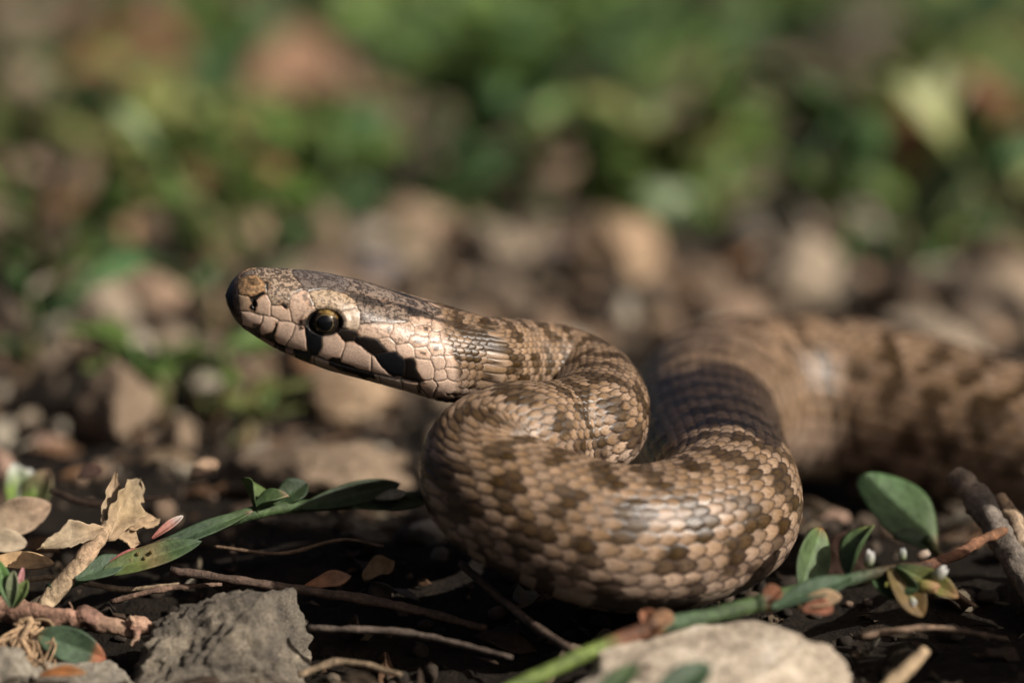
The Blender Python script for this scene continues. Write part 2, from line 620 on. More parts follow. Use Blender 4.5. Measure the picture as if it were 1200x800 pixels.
LABIAL = (0.62, 0.455, 0.35)
CHEEK = (0.52, 0.375, 0.28)
TOPC = (0.16, 0.13, 0.112)
DK = (0.006, 0.005, 0.0045)
# name: outline, colour, speckle
PLATES = [
    ([(255, 345), (262, 330), (270, 325), (281, 324), (282, 340), (283, 352), (284, 363), (286, 374), (280, 384), (268, 372), (258, 360)], (0.085, 0.062, 0.047), .7),
    ([(262, 330), (278, 308), (301, 305), (301, 322), (290, 325), (281, 325)], (0.17, 0.135, 0.11), .5),
    ([(301, 305), (340, 305), (344, 321), (349, 327), (356, 335), (357, 340), (348, 344), (345, 348), (343, 357), (338, 362), (333, 358), (322, 358), (318, 346), (317, 340), (316, 333), (309, 327), (301, 322)], (0.36, 0.27, 0.195), .85),
    ([(282, 325), (290, 324), (301, 322), (309, 327), (316, 333), (317, 341), (314, 345), (305, 347), (296, 348), (288, 346), (283, 344)], (0.44, 0.275, 0.145), .7),
    ([(283, 345), (290, 347), (296, 349), (299, 355), (301, 365), (290, 364), (284, 363)], (0.46, 0.33, 0.22), .1),
    ([(303, 351), (314, 347), (318, 349), (322, 355), (321, 363), (320, 370), (312, 368), (303, 366)], CHEEK, .15),
    ([(322, 358), (333, 359), (336, 362), (342, 362), (344, 370), (344, 376), (333, 375), (325, 370), (320, 368)], CHEEK, .1),
    ([(343, 350), (347, 346), (356, 341), (361, 344), (366, 350), (369, 357), (369, 363), (364, 366), (362, 373), (358, 377), (351, 381), (345, 375), (343, 362)], CHEEK, .45),
    ([(286, 366), (297, 367), (307, 370), (312, 372), (310, 378), (306, 381), (297, 381), (290, 378), (287, 373)], LABIAL, .05),
    ([(312, 371), (321, 372), (328, 376), (325, 383), (320, 388), (312, 391), (308, 388), (308, 382)], LABIAL, .05),
    ([(329, 379), (340, 377), (349, 380), (345, 392), (337.5, 402.5), (330, 400.5), (325, 395), (326, 385)], LABIAL, .05),
    ([(350, 381), (359, 384), (361, 397), (362, 411), (352, 408), (339, 402.5), (346, 392)], LABIAL, .05),
    ([(360, 383), (366, 388), (378, 397), (379, 406), (375, 413), (369, 414), (362, 411)], (0.007, 0.008, 0.010), 0),
    ([(381, 397), (396, 392), (406, 400), (405, 410), (399, 419), (386, 421), (376, 414), (380, 406)], LABIAL, .05),
    ([(407, 400.5), (416, 400.5), (424, 405.5), (435.5, 415.5), (435.5, 434), (419, 430), (401, 423), (402, 415), (405.6, 406)], LABIAL, .05),
    ([(437, 417), (441, 420), (447, 429), (455, 435.5), (461, 441), (446, 439), (437, 435)], LABIAL, .05),
    ([(440, 416), (454, 412), (465, 413), (475, 424), (476, 430), (474, 437), (461, 439), (450, 430)], (0.007, 0.008, 0.010), 0),
    ([(419, 394), (429, 395), (442, 398), (450, 405), (456, 411), (439, 414), (429, 409), (420, 402)], (0.009, 0.007, 0.006), .1),
    ([(476, 421), (487, 421), (489, 432), (492, 440), (496, 446), (488, 448), (476, 444), (475, 436)], (0.014, 0.010, 0.008), .1),
    ([(487, 420), (496, 420), (505, 422.5), (508, 431), (507.5, 440), (500, 444), (493, 444), (489.5, 436), (487.5, 427)], LABIAL, .08),
    ([(424, 381), (449, 379), (461, 380), (461, 386), (457, 394), (443, 396), (424, 394)], CHEEK, .5),
    ([(445, 397), (456, 396), (464, 404), (464, 410), (455, 411)], CHEEK, .5),
    ([(464, 379), (480, 379), (486, 385), (485, 390), (480, 395), (477, 401), (467.5, 403), (461, 396), (459, 393)], CHEEK, .6),
    ([(478, 371), (495, 369), (505, 376), (504, 381), (486, 381)], CHEEK, .55),
    ([(487, 383), (500, 381), (505, 386), (502, 392), (497, 394), (487, 389)], CHEEK, .5),
    ([(482, 394), (500, 394), (504, 401), (501, 406), (486, 406), (481, 401)], CHEEK, .5),
    ([(466, 405), (480, 403), (486, 409), (486, 416), (477, 419), (467, 415)], LABIAL, .1),
    ([(487, 407), (500, 407), (506, 416), (504, 421), (492, 420), (487, 415)], LABIAL, .3),
    ([(503, 402), (515, 402), (520, 410), (517, 416), (508, 416), (503, 409)], LABIAL, .4),
    ([(506, 418), (516, 417), (522, 424), (520, 431), (510, 432), (507, 425)], LABIAL, .3),
    ([(504, 389), (515, 390), (517, 398), (512, 401), (504, 399)], LABIAL, .6),
    ([(509, 434), (520, 433), (524, 439), (519, 445), (510, 445)], LABIAL, .1),
    ([(522, 432), (531, 431), (534, 438), (529, 443), (524, 440)], LABIAL, .1),
    ([(523, 419), (532, 418), (536, 425), (531, 430), (523, 428)], LABIAL, .3),
    ([(507, 376), (522, 377), (524, 384), (512, 388), (506, 384)], CHEEK, .4),
    ([(517, 390), (527, 390), (530, 397), (524, 402), (517, 399)], LABIAL, .3),
    ([(522, 405), (531, 404), (535, 411), (530, 416), (522, 414)], LABIAL, .5),
    ([(493, 446), (508, 446), (512, 452), (500, 456), (488, 452)], LABIAL, .1),
    ([(513, 447), (524, 446), (530, 450), (524, 456), (513, 455)], LABIAL, .1),
    ([(406, 364), (416, 362), (422, 365), (423.5, 374), (421, 383), (413, 386), (406, 382), (405, 373)], (0.40, 0.31, 0.23), .3),
    ([(399, 389), (415, 387), (419, 392), (416, 399), (406, 400)], (0.05, 0.035, 0.025), .3),
    ([(367, 342), (386, 340), (404, 344), (418, 352), (419, 360), (406, 363), (400, 363), (386, 359), (373, 359), (368, 352)], (0.42, 0.315, 0.215), .7),
    ([(341, 305), (404, 310), (412, 330), (405, 343), (386, 339), (366, 341), (358, 338), (349, 327), (345, 321)], TOPC, .75),
    ([(405, 344), (413, 330), (410, 310), (520, 330), (520, 360), (494, 367), (480, 371), (477, 377), (464, 378), (449, 378), (424, 380), (424, 366), (420, 352)], (0.24, 0.185, 0.145), .95),
    # lower lip
    ([(262, 366), (276, 378), (290, 386), (288, 400), (262, 385)], (0.05, 0.036, 0.03), .2),
    ([(291, 386), (306, 394), (304, 410), (289, 400)], (0.22, 0.15, 0.12), .2),
    ([(307, 394), (326, 404), (324, 420), (305, 410)], (0.40, 0.30, 0.22), .1),
    ([(327, 404), (345, 411), (343, 428), (325, 420)], (0.42, 0.30, 0.24), .1),
    ([(346, 412), (370, 418), (368, 438), (344, 428)], (0.36, 0.26, 0.19), .1),
    ([(371, 418), (400, 428), (398, 446), (369, 438)], (0.44, 0.34, 0.26), .1),
    ([(401, 428), (434, 437), (432, 456), (399, 446)], (0.42, 0.33, 0.25), .1),
    ([(435, 437), (444, 440), (448, 458), (433, 456)], (0.5, 0.41, 0.33), .05),
    ([(445, 440), (470, 444), (474, 464), (449, 458)], (0.5, 0.40, 0.32), .05),
    ([(471, 445), (492, 449), (494, 470), (475, 464)], (0.46, 0.36, 0.28), .05),
]
# dark marks on top of the plates: outline, softness, strength
MARKS = [
    ([(296, 349), (306, 345), (313, 342), (315, 345), (309, 349), (304, 353), (303, 357), (306, 362), (304, 366), (299, 364), (296, 360), (299, 355)], 1.2, 1.0),
    ([(331, 357), (336, 355), (341, 358), (342, 363), (337, 362)], 1.5, .95),
    ([(313, 330), (318, 331), (319, 338), (316, 341)], 1.5, .9),
    ([(294, 326), (301, 326), (307, 329), (309, 334), (300, 336), (293, 333)], 2.5, .65),
    ([(258, 342), (270, 330), (276, 336), (276, 350), (279, 368), (286, 378), (300, 384), (308, 383), (309, 391), (318, 392), (327, 394), (326, 402), (305, 396), (288, 388), (270, 376), (258, 356)], 2.0, .93),
    ([(326, 378), (330, 380), (327, 386), (325, 396), (330, 403), (316, 398), (312, 391), (321, 388), (325, 383)], 1.0, .95),
    ([(324, 401), (336, 404), (337, 413), (330, 412), (322, 407)], 1.5, .95),
    ([(346, 407), (362, 411), (368, 415), (366, 423), (352, 420), (345, 412)], 1.5, .95),
    ([(386, 421), (392, 417), (399, 418), (401, 423), (420, 430), (438, 436), (442, 443), (428, 442), (400, 433), (388, 428)], 1.2, .97),
    ([(300, 378), (308, 379), (309, 384), (300, 384)], 1.5, .8),
    ([(354, 376), (362, 372), (366, 384), (360, 386)], 1.5, .9),
    ([(396, 392), (402, 385), (420, 387), (424, 397), (418, 402), (407, 401), (404, 398)], 2.0, .85),
    ([(476, 418), (488, 424), (492, 440), (500, 449), (486, 449), (470, 441), (474, 430)], 2.5, .85),
    ([(404, 346), (418, 344), (440, 350), (458, 357), (450, 361), (430, 358), (418, 352)], 3.0, .75),
    ([(448, 352), (476, 358), (500, 366), (530, 378), (556, 384), (578, 396), (576, 410), (564, 414), (556, 404), (540, 388), (508, 376), (478, 370), (474, 364)], 3.0, .85),
    ([(480, 340), (500, 350), (520, 362), (500, 360), (478, 348)], 3.0, .7),
    ([(453, 384), (458, 383), (460, 388), (456, 391)], 1.5, .7),
    ([(486, 399), (498, 397), (499, 401), (487, 402)], 1.5, .75),
    ([(492, 410), (500, 413), (499, 417), (493, 414)], 1.5, .75),
    ([(507, 405), (515, 405), (515, 411), (509, 411)], 1.5, .8),
    ([(530, 410), (538, 412), (542, 422), (538, 427), (531, 420)], 2.0, .8),
    ([(495, 382), (503, 385), (502, 389), (497, 388)], 1.5, .8),
    ([(364, 350), (368, 352), (370, 360), (365, 359)], 1.5, .7),
    ([(488, 450), (494, 450), (494, 460), (489, 460)], 1.0, .8),
    ([(356, 345), (363, 346), (364, 354), (358, 352)], 2.0, .6),
]
d1 = np.full(CX.shape, 1e9)
d2 = np.full(CX.shape, 1e9)
lab = np.zeros(CX.shape, int)
# uneven outlines
jx = 1.1 * perlin(np.stack([CX / 9, CY / 9, CX * 0 + 3.3], -1))
jy = 1.1 * perlin(np.stack([CX / 9, CY / 9, CX * 0 + 8.3], -1))
for k, (poly, cc, sp) in enumerate(PLATES):
    d = sdist(poly, CX + jx, CY + jy)
    nw = d < d1
    d2 = np.where(nw, d1, np.minimum(d2, d))
    d1 = np.where(nw, d, d1)
    lab = np.where(nw, k, lab)
gap = (d2 - d1) * 0.5
pc = np.array([p[1] for p in PLATES])
ps = np.array([p[2] for p in PLATES])
hcol = pc[lab].copy()
n_a = .6 * fbm(np.stack([CX / 5.2, CY / 3.0, CX * 0], -1), 4, .62) + .6 * fbm(np.stack([CX / 1.9, CY / 1.6, CX * 0 + 6], -1), 2, .6)
n_b = fbm(np.stack([CX / 7, CY / 6, CX * 0 + 9], -1), 3)
hcol *= (1 + 0.10 * n_b)[..., None]
spk = (sstep(-0.02, 0.30, n_a + 0.45 * n_b + 0.25 * (ps[lab] - .5) + .22 * sstep(350, 322, CY)) * np.clip(ps[lab] * 1.15, 0, 1) * .88)[..., None]
hcol = hcol * (1 - spk) + np.array([.03, .022, .018]) * spk
for poly, soft, st in MARKS:
    d = sdist(poly, CX + jx * 1.6, CY + jy * 1.6)
    f = (sstep(soft * .5, -soft * .7, d) * st)[..., None]
    hcol = hcol * (1 - f) + np.array(DK) * f
    # warm fringe round the black marks
    fr = (np.exp(-((d - 1.0) / 1.1) ** 2) * 0.30 * st)[..., None]
    hcol = hcol * (1 - fr) + hcol * np.array([1.0, .62, .34]) * fr
groove = sstep(0.75, 0.2, gap)
hcol = hcol * (1 - 0.80 * groove[..., None]) + np.array([.03, .02, .014]) * .80 * groove[..., None]
mouth = np.array([(258, 358), (270, 374), (284, 384), (305, 393.5), (326, 403.5), (345, 411), (370, 417.5), (400, 427.5), (434, 436.5), (462, 442.5), (492, 448)])
my = np.interp(CX, mouth[:, 0], mouth[:, 1])
ml = np.exp(-((CY - my) / 1.1) ** 2) * (CX < 492)
hcol = hcol * (1 - .85 * ml[..., None]) + np.array(DK) * .85 * ml[..., None]
hh = 0.0050 * sstep(0, 1.4, gap) + 0.0012 * sstep(0, 6, gap) - 0.022 * ml
# orbit
EYE = (383.0, 378.0)
er = np.sqrt(((CX - EYE[0]) / 21.0) ** 2 + ((CY - EYE[1]) / 15.5) ** 2)
hh = hh - 0.050 * sstep(1.05, 0.72, er) + 0.014 * np.exp(-((er - 1.22) / 0.14) ** 2) * (CY < EYE[1] + 6)
oc = sstep(1.12, 0.98, er)[..., None]
hcol = hcol * (1 - oc) + np.array([.012, .010, .009]) * oc
# nostril
nd = np.sqrt(((CX - 302.5) / 3.2) ** 2 + ((CY - 357) / 4.5) ** 2)
hh = hh - 0.05 * sstep(1.0, 0.4, nd)
# underside of the head
under = sstep(0.10, -0.05, facing) * (np.abs(PH[:nh]) > 1.5)
chin = np.array([.40, .31, .24]) * (1 + .25 * n_b[..., None])
hcol = hcol * (1 - under[..., None]) + chin * under[..., None]
hh = hh * (1 - under) + 0.004 * under
# where the plates give way to the small scales of the neck
edge_x = 518 + 18 * sstep(385, 430, CY) - 30 * sstep(452, 470, CY) - 8 * sstep(372, 360, CY)
wn = sstep(-5, 5, CX - edge_x)
neck_shift = 0.62                                       # scales of the nape are smaller and paler
bh = bodyh[:nh] * 0.013
bc = bodycol[:nh] * 1.0
f = np.zeros(CX.shape)
for poly, soft, st in (MARKS[14], MARKS[20]):
    f = np.maximum(f, sstep(soft, -soft, sdist(poly, CX, CY)) * st)
bc = bc * (1 - f[..., None]) + np.array([.035, .022, .012]) * f[..., None]
colr = bodycol.copy()
hgtf = bodyh * np.interp(S, [0, head_len + .4, head_len + 2, head_len + 20], [.009, .010, .013, .015])[:, None]
colr[:nh] = hcol * (1 - wn[..., None]) + bc * wn[..., None]
hgtf[:nh] = hh * (1 - wn) + bh * wn
fade = sstep(0.0, 0.12, S)[:, None]
P2 = P + Nrm * (hgtf * fade)[..., None]
P2[0] = snout
# --- one continuous skin
V = P2.reshape(-1, 3)
ii, jj = np.meshgrid(np.arange(NS - 1), np.arange(NP), indexing='ij')
a = (ii * NP + jj).ravel()
b = (ii * NP + (jj + 1) % NP).ravel()
F = np.stack([a, b, b + NP, a + NP], 1)
root = (C[1200] * np.array([1, 1, 0]))
snake_me = mesh('snake', V, F)
rough = .22 + .2 * hash2(best_q, best_p, 31)
rough[:nh] = .29 * wn + .22 * (1 - wn)
set_col(snake_me, np.concatenate([colr, rough[..., None]], 2).reshape(-1, 4))
m, t, bs = new_mat('snake_skin')
at_n = node(t, 'ShaderNodeAttribute', attribute_name='Col')
v = coords(t, 100.0)
nf = noise(t, v, 60, 3, .6)
c = mix(t, at_n.outputs[0], ramp(t, nf, [(0.3, (.78, .76, .74)), (0.6, (1.05, 1.05, 1.05))]), 1.0, 'MULTIPLY')
t.links.new(c, bs.inputs['Base Color'])
bs.inputs['Specular IOR Level'].default_value = 0.4
rr = node(t, 'ShaderNodeMapRange')
rr.inputs['To Min'].default_value = -0.08
rr.inputs['To Max'].default_value = 0.10
t.links.new(noise(t, v, 12, 3), rr.inputs[0])
ad = node(t, 'ShaderNodeMath', operation='ADD')
t.links.new(rr.outputs[0], ad.inputs[0])
t.links.new(at_n.outputs['Alpha'], ad.inputs[1])
t.links.new(ad.outputs[0], bs.inputs['Roughness'])
bump(t, bs, noise(t, v, 80, 3, .7), 0.3, 0.0001)
M['snake'] = m
snake = obj('snake', snake_me, M['snake'])
tag(snake, 'coiled brown snake with dark blotches and raised head, in sharp focus', 'snake')

# --- eyes
m, t, bs = new_mat('snake_eye')
tc = node(t, 'ShaderNodeTexCoord')
sep = node(t, 'ShaderNodeSeparateXYZ')
nrmz = node(t, 'ShaderNodeVectorMath', operation='NORMALIZE')
t.links.new(tc.outputs['Object'], nrmz.inputs[0])
t.links.new(nrmz.outputs[0], sep.inputs[0])
ac = node(t, 'ShaderNodeMath', operation='ARCCOSINE')
t.links.new(sep.outputs['Z'], ac.inputs[0])
ang = ac.outputs[0]
gold = ramp(t, noise(t, coords(t, 100.0), 26, 4, .7), [(0.35, (.04, .022, .007)), (0.55, (.16, .10, .032)), (0.72, (.34, .24, .10))])
yup = node(t, 'ShaderNodeMapRange')
yup.inputs['From Min'].default_value = 0.48
yup.inputs['From Max'].default_value = 0.66
t.links.new(sep.outputs['Y'], yup.inputs[0])
iris = mix(t, (.012, .009, .007), gold, yup.outputs[0])


def band(lo, hi, s=0.02):
    a = node(t, 'ShaderNodeMapRange')
    a.inputs['From Min'].default_value = lo - s
    a.inputs['From Max'].default_value = lo + s
    t.links.new(ang, a.inputs[0])
    b = node(t, 'ShaderNodeMapRange')
    b.inputs['From Min'].default_value = hi + s
    b.inputs['From Max'].default_value = hi - s
    t.links.new(ang, b.inputs[0])
    mlt = node(t, 'ShaderNodeMath', operation='MULTIPLY')
    t.links.new(a.outputs[0], mlt.inputs[0])
    t.links.new(b.outputs[0], mlt.inputs[1])
    return mlt.outputs[0]


c = mix(t, iris, (.004, .004, .005), band(-1, .60))
c = mix(t, c, (.15, .115, .05), band(.62, .655, .02))
t.links.new(c, bs.inputs['Base Color'])
bs.inputs['Roughness'].default_value = 0.04
bs.inputs['Specular IOR Level'].default_value = 0.5
M['eye'] = m
bm = bmesh.new()
bmesh.ops.create_uvsphere(bm, u_segments=48, v_segments=32, radius=0.112 * U)
eye_me = bpy.data.meshes.new('eye')
bm.to_mesh(eye_me)
bm.free()
eye_me.polygons.foreach_set('use_smooth', np.full(len(eye_me.polygons), True))
dd = (CX - EYE[0]) ** 2 + (CY - EYE[1]) ** 2 + np.where(facing < .1, 1e6, 0)
dd[:, phi < 0] = 1e9
ei, ej = np.unravel_index(np.argmin(dd), dd.shape)
for nm, jdx, sgn in (('eye', ej, 1), ('eye', mirror[ej], -1)):
    surf = P[ei, jdx]
    lat = LAT[ei] * sgn
    zax = Vector(lat * 0.93 + head_up * 0.16 - ex * 0.27).normalized()
    yax = Vector(head_up - np.array(zax) * (head_up @ np.array(zax))).normalized()
    xax = yax.cross(zax)
    e = obj('eye', eye_me, M['eye'], snake)
    mw = Matrix((xax, yax, zax)).transposed().to_4x4()
    mw.translation = Vector((surf - np.array(zax) * 0.066) * U)
    e.matrix_world = mw
    e['label'] = 'dark round eye with golden upper iris'

# ------------------------------------------------------------------ stones
def ico(sub):
    bm = bmesh.new()
    bmesh.ops.create_icosphere(bm, subdivisions=sub, radius=1)
    v = np.array([x.co[:] for x in bm.verts])
    f = np.array([[q.index for q in p.verts] for p in bm.faces])
    bm.free()
    return v, f


ICO = {k: ico(k) for k in (1, 2, 3, 4, 5, 6)}


def rock_verts(sub, size, seed, cuts=9, amp=0.10, fine=0.02, planes=()):
    r = np.random.default_rng(seed)
    v, f = ICO[sub]
    v = v.copy()
    v *= 1 + 0.22 * fbm(v * 1.1 + seed * 3.7, 2)[:, None]
    for _ in range(cuts):
        n = r.normal(size=3)
        n /= np.linalg.norm(n)
        d = r.uniform(0.55, 0.85)
        v -= np.outer(np.clip(v @ n - d, 0, None) * 0.92, n)
    for n, d in planes:
        n = np.array(n, float) / np.linalg.norm(n)
        v -= np.outer(np.clip(v @ n - d, 0, None) * 0.92, n)
    if sub > 1:
        nn = v / np.linalg.norm(v, axis=1)[:, None]
        v = v + nn * (amp * fbm(v * 2.4 + seed, 3) + fine * (fbm(v * 12 + seed, 3, .6) * .8 - 1.5 * np.abs(perlin(v * 5 + seed * 2))))[:, None]
    return v * np.asarray(size), f


def stone(name, label, pos, size, mat, seed, sub=4, cat='stone', group=None, rz=None, sink=0.25, **kw):
    """a stone resting a little sunk in the soil below pos (x, y)"""
    v, f = rock_verts(sub, size, seed, **kw)
    a = rz if rz is not None else seed * 1.7
    c, s = math.cos(a), math.sin(a)
    v = v @ np.array([[c, s, 0], [-s, c, 0], [0, 0, 1]])
    z0 = float(hgt(pos[0], pos[1])) if len(pos) == 2 else pos[2]
    zmin = v[:, 2].min()
    v[:, 2] -= zmin
    off = -sink * size[2] * 2 if len(pos) == 2 else 0
    o = obj(name, mesh(name, v, f), M[mat], loc=(pos[0], pos[1], z0 + off))
    return tag(o, label, cat, group)


def gpos(px, py, z=0.0):
    """soil position under photo pixel (px, py)"""
    p = at_z(px, depth_for(py, z), z)
    return (p[0], p[1])


# the rough rock in the lower left corner, and its neighbours
p = at(262, 760, 29.35)
stone('rough_rock', 'rough pitted grey-brown rock in the lower left foreground', (p[0], p[1], -1.06), (0.86, 0.62, 0.74), 'rough_rock', 21, sub=6,
      rz=0.25, amp=0.07, fine=0.055, cuts=6, planes=[((-0.55, -0.35, .9), .52), ((.75, -.5, .35), .6), ((-.1, -.9, .35), .6), ((0.1, .1, 1), .8), ((-.9, .1, .35), .72)], cat='rock')
p = at(80, 800, 29.0)
stone('flat_stone', 'flat speckled grey stone in the bottom left corner under the leaf', (p[0], p[1], -0.80), (.52, .5, .34), 'grey_stone', 5, sub=5, rz=.4, fine=.035, planes=[((0, -.2, 1), .7)])
p = at(5, 790, 28.9)
stone('flat_stone', 'grey stone cut off by the left edge of the picture', (p[0], p[1], -0.78), (.31, .35, .36), 'grey_stone', 8, sub=5, rz=.1, fine=.035)
p = at(845, 790, 28.35)
stone('white_stone', 'large cream-white stone under the green stem at the bottom', (p[0], p[1] - .38, -1.10), (1.17, 0.86, 0.66), 'white_stone', 33, sub=6, rz=0.06, amp=.06, fine=.02, cuts=3, planes=[((-.05, -.35, 1), .62), ((.9, 0, .25), .86)])

STONES = [
    # label, px, py of the base, width px, height px, material
    ('pale beige stone at left, beside the dark gap behind the head', 112, 392, 105, 84, 'pale_stone'),
    ('greyish beige stone at the left edge next to the pale stone', 22, 385, 90, 74, 'pale_stone'),
    ('orange-tan pebble just left of the snake snout', 228, 382, 62, 70, 'tan_stone'),
    ('dull brown pebble between the pale stone and the tan pebble', 176, 402, 52, 48, 'brown_stone'),
    ('large lumpy brown stone at left below the pale stone', 135, 515, 130, 118, 'brown_stone'),
    ('wide flat brown stone below the snake head', 365, 585, 250, 96, 'brown_stone'),
    ('sunlit tan slab lying behind the wide flat brown stone', 400, 470, 190, 60, 'tan_stone'),
    ('pale cream stone above the snake neck', 585, 335, 115, 84, 'pale_stone'),
    ('broad tan stone behind the neck, right of the cream stone', 722, 342, 150, 98, 'tan_stone'),
    ('rounded pale tan stone above the far coil', 935, 350, 140, 104, 'pale_stone'),
    ('large pale grey block behind the far coil at right', 1100, 430, 190, 110, 'pale_stone'),
    ('ochre-brown lump among the weeds at upper left', 95, 290, 170, 92, 'ochre_stone'),
    ('lilac-grey stone below the weeds at left', 215, 290, 95, 50, 'lilac_stone'),
    ('pinkish stone at the left edge under the weeds', 28, 238, 75, 70, 'pink_stone'),
    ('greyish pink stone half hidden in the upper left weeds', 165, 140, 80, 56, 'pink_stone'),
    ('tan boulder-like stone in the top right corner', 1140, 66, 130, 82, 'tan_stone'),
    ('brown stone right of the snake snout behind the head', 372, 300, 110, 90, 'brown_stone'),
    ('grey-brown stone behind the back of the head', 445, 335, 100, 54, 'lilac_stone'),
    ('pinkish pebble at the left edge above the seedling', 52, 520, 60, 42, 'pink_stone'),
    ('small pale pebble at far left near the seedling', 30, 492, 40, 36, 'pale_stone'),
    ('pink-brown stone at the left edge beside the white-tipped seedling', 0, 560, 46, 52, 'pink_stone'),
    ('small brown stone right of the lumpy brown stone', 205, 525, 62, 46, 'brown_stone'),
    ('pale chip poking out at the left side of the front coil', 500, 632, 48, 36, 'white_stone'),
    ('tiny grey pebble under the left side of the front coil', 516, 655, 24, 22, 'grey_stone'),
    ('dim pinkish pebble in the dark under the far coil', 978, 580, 52, 36, 'pink_stone'),
    ('pinkish stone behind the two upright leaves', 985, 652, 76, 60, 'pink_stone'),
    ('pale round pebble at the bottom edge on the right', 1108, 812, 62, 40, 'pale_stone'),
    ('brown stone at right edge above the far coil', 1185, 300, 80, 60, 'brown_stone'),
    ('grey stone in the shade between cream stone and broad tan stone', 655, 330, 70, 40, 'lilac_stone'),
    ('tan pebble between broad tan stone and rounded pale stone', 832, 345, 60, 40, 'brown_stone'),
]
for k, (lb, px, py, wpx, hpx, mt) in enumerate(STONES):
    d = depth_for(py)
    x, y = gpos(px, py)
    k_ = d / DIST / PXCM
    rx, rz_ = wpx * k_ * .5, hpx * k_ * .56
    y = y + rx * .6
    stone('pebble' if wpx < 65 else 'stone', lb, (x, y), (rx, rx * .8, rz_), mt, 40 + k, sub=4, sink=.24, rz=1.3 * math.sin(k * 5), cuts=9, amp=.13, fine=.03)

# ------------------------------------------------------------------ loose soil crumbs, gravel and litter flakes
def scatter(n, fn, seed):
    r = np.random.default_rng(seed)
    vs_, fs_, cs_, o = [], [], [], 0
    for k in range(n):
        res = fn(r)
        if res is None:
            continue
        v, f, c = res
        vs_.append(v)
        fs_.append(f + o)
        cs_.append(np.repeat(np.asarray(c)[None], len(v), 0))
        o += len(v)
    return np.vstack(vs_), np.vstack(fs_), np.vstack(cs_)


_rk = [rock_verts(2, (1, 1, .8), 300 + k, cuts=5, amp=.12, fine=.0) for k in range(10)]
CRUMB = np.array([(.05, .036, .025), (.09, .065, .045), (.16, .12, .085), (.26, .20, .14), (.32, .22, .15), (.36, .31, .24), (.22, .15, .10)])


def place_xy(r, dmin=26.5, dmax=85):
    d = dmin + (dmax - dmin) * r.uniform() ** 1.5
    px = r.uniform(-120, 1320)
    p = at_z(px, d, 0)
    return p[0], p[1], d


def crumb(r):
    x, y, d = place_xy(r)
    s = 0.035 + 0.11 * r.uniform() ** 3
    s *= 0.8 + (d - 27) / 22
    if d < 33:
        s *= .8
    if d > 40 and r.uniform() < .35:
        s *= 2.6
    v, f = _rk[r.integers(10)]
    a = r.uniform(0, 6.28)
    c_, s_ = math.cos(a), math.sin(a)
    v = v @ np.array([[c_, s_, 0], [-s_, c_, 0], [0, 0, 1]]) * s * r.uniform(.7, 1.3, 3)
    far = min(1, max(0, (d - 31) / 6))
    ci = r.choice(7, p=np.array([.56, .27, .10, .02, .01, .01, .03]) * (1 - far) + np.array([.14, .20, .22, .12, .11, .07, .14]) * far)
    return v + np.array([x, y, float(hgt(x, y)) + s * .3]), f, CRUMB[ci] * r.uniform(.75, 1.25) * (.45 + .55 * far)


def cobble(r):
    d = r.uniform(38, 60)
    p = at_z(r.uniform(-80, 1280), d, 0)
    s = r.uniform(.16, .5) * (.6 + (d - 38) / 40)
    v, f = _rk[r.integers(10)]
    a = r.uniform(0, 6.28)
    c_, s_ = math.cos(a), math.sin(a)
    v = v @ np.array([[c_, s_, 0], [-s_, c_, 0], [0, 0, 1]]) * s * r.uniform(.6, 1.4, 3)
    return v + np.array([p[0], p[1], float(hgt(p[0], p[1])) + s * .15]), f, CRUMB[r.choice(7, p=[.16, .22, .20, .10, .10, .06, .16])] * r.uniform(.7, 1.2)


v, f, c = scatter(360, cobble, 15)
me = mesh('gravel', v, f)
set_col(me, c)
tag(obj('gravel', me, attr_mat('gravel', .9, 8, .5, .6)), 'coarse tan gravel in the stony strip behind the snake', 'gravel', kind='stuff')
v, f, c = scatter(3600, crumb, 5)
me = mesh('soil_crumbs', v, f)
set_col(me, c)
tag(obj('soil_crumbs', me, attr_mat('crumb', .9, 14, .5, .7)), 'loose soil crumbs and fine gravel strewn over the ground', 'gravel', kind='stuff')


def leaf_grid(L, W, fold=.25, curl=.15, tip=1.0, nx=13, ny=7, thick=.012, twist=0.0, wav=0.0):
    """closed leaf blade from the origin along +X, upper side +Z"""
    u = np.linspace(0, 1, nx)
    prof = np.sin(np.pi * np.clip(u, 0, 1) ** (1.12 * tip)) ** 0.62
    prof[0], prof[-1] = .10, .03
    vv = np.linspace(-1, 1, ny)
    Ux, Vy = np.meshgrid(u, vv, indexing='ij')
    y = Vy * prof[:, None] * W / 2
    z = np.abs(y) * fold * 1.6 - curl * L * Ux ** 2 + wav * W * np.sin(Ux * 9 + Vy * 2) * np.abs(Vy)
    x = Ux * L
    a = twist * Ux
    y2, z2 = y * np.cos(a) - z * np.sin(a), y * np.sin(a) + z * np.cos(a)
    top = np.stack([x, y2, z2 + thick], -1).reshape(-1, 3)
    botm = np.stack([x, y2, z2 - 0], -1).reshape(-1, 3)
    n = nx * ny
    fs = []
    for i_ in range(nx - 1):
        for j_ in range(ny - 1):
            q = i_ * ny + j_
            fs.append((q, q + ny, q + ny + 1, q + 1))
            fs.append((n + q, n + q + 1, n + q + ny + 1, n + q + ny))
    for i_ in range(nx - 1):
        q = i_ * ny
        fs.append((q, n + q, n + q + ny, q + ny))
        q = i_ * ny + ny - 1
        fs.append((q, q + ny, n + q + ny, n + q))
    for j_ in range(ny - 1):
        fs.append((j_, j_ + 1, n + j_ + 1, n + j_))
        q = (nx - 1) * ny + j_
        fs.append((q, n + q, n + q + 1, q + 1))
    return np.vstack([top, botm]), np.array(fs), np.concatenate([Ux.ravel()] * 2), np.concatenate([Vy.ravel()] * 2)


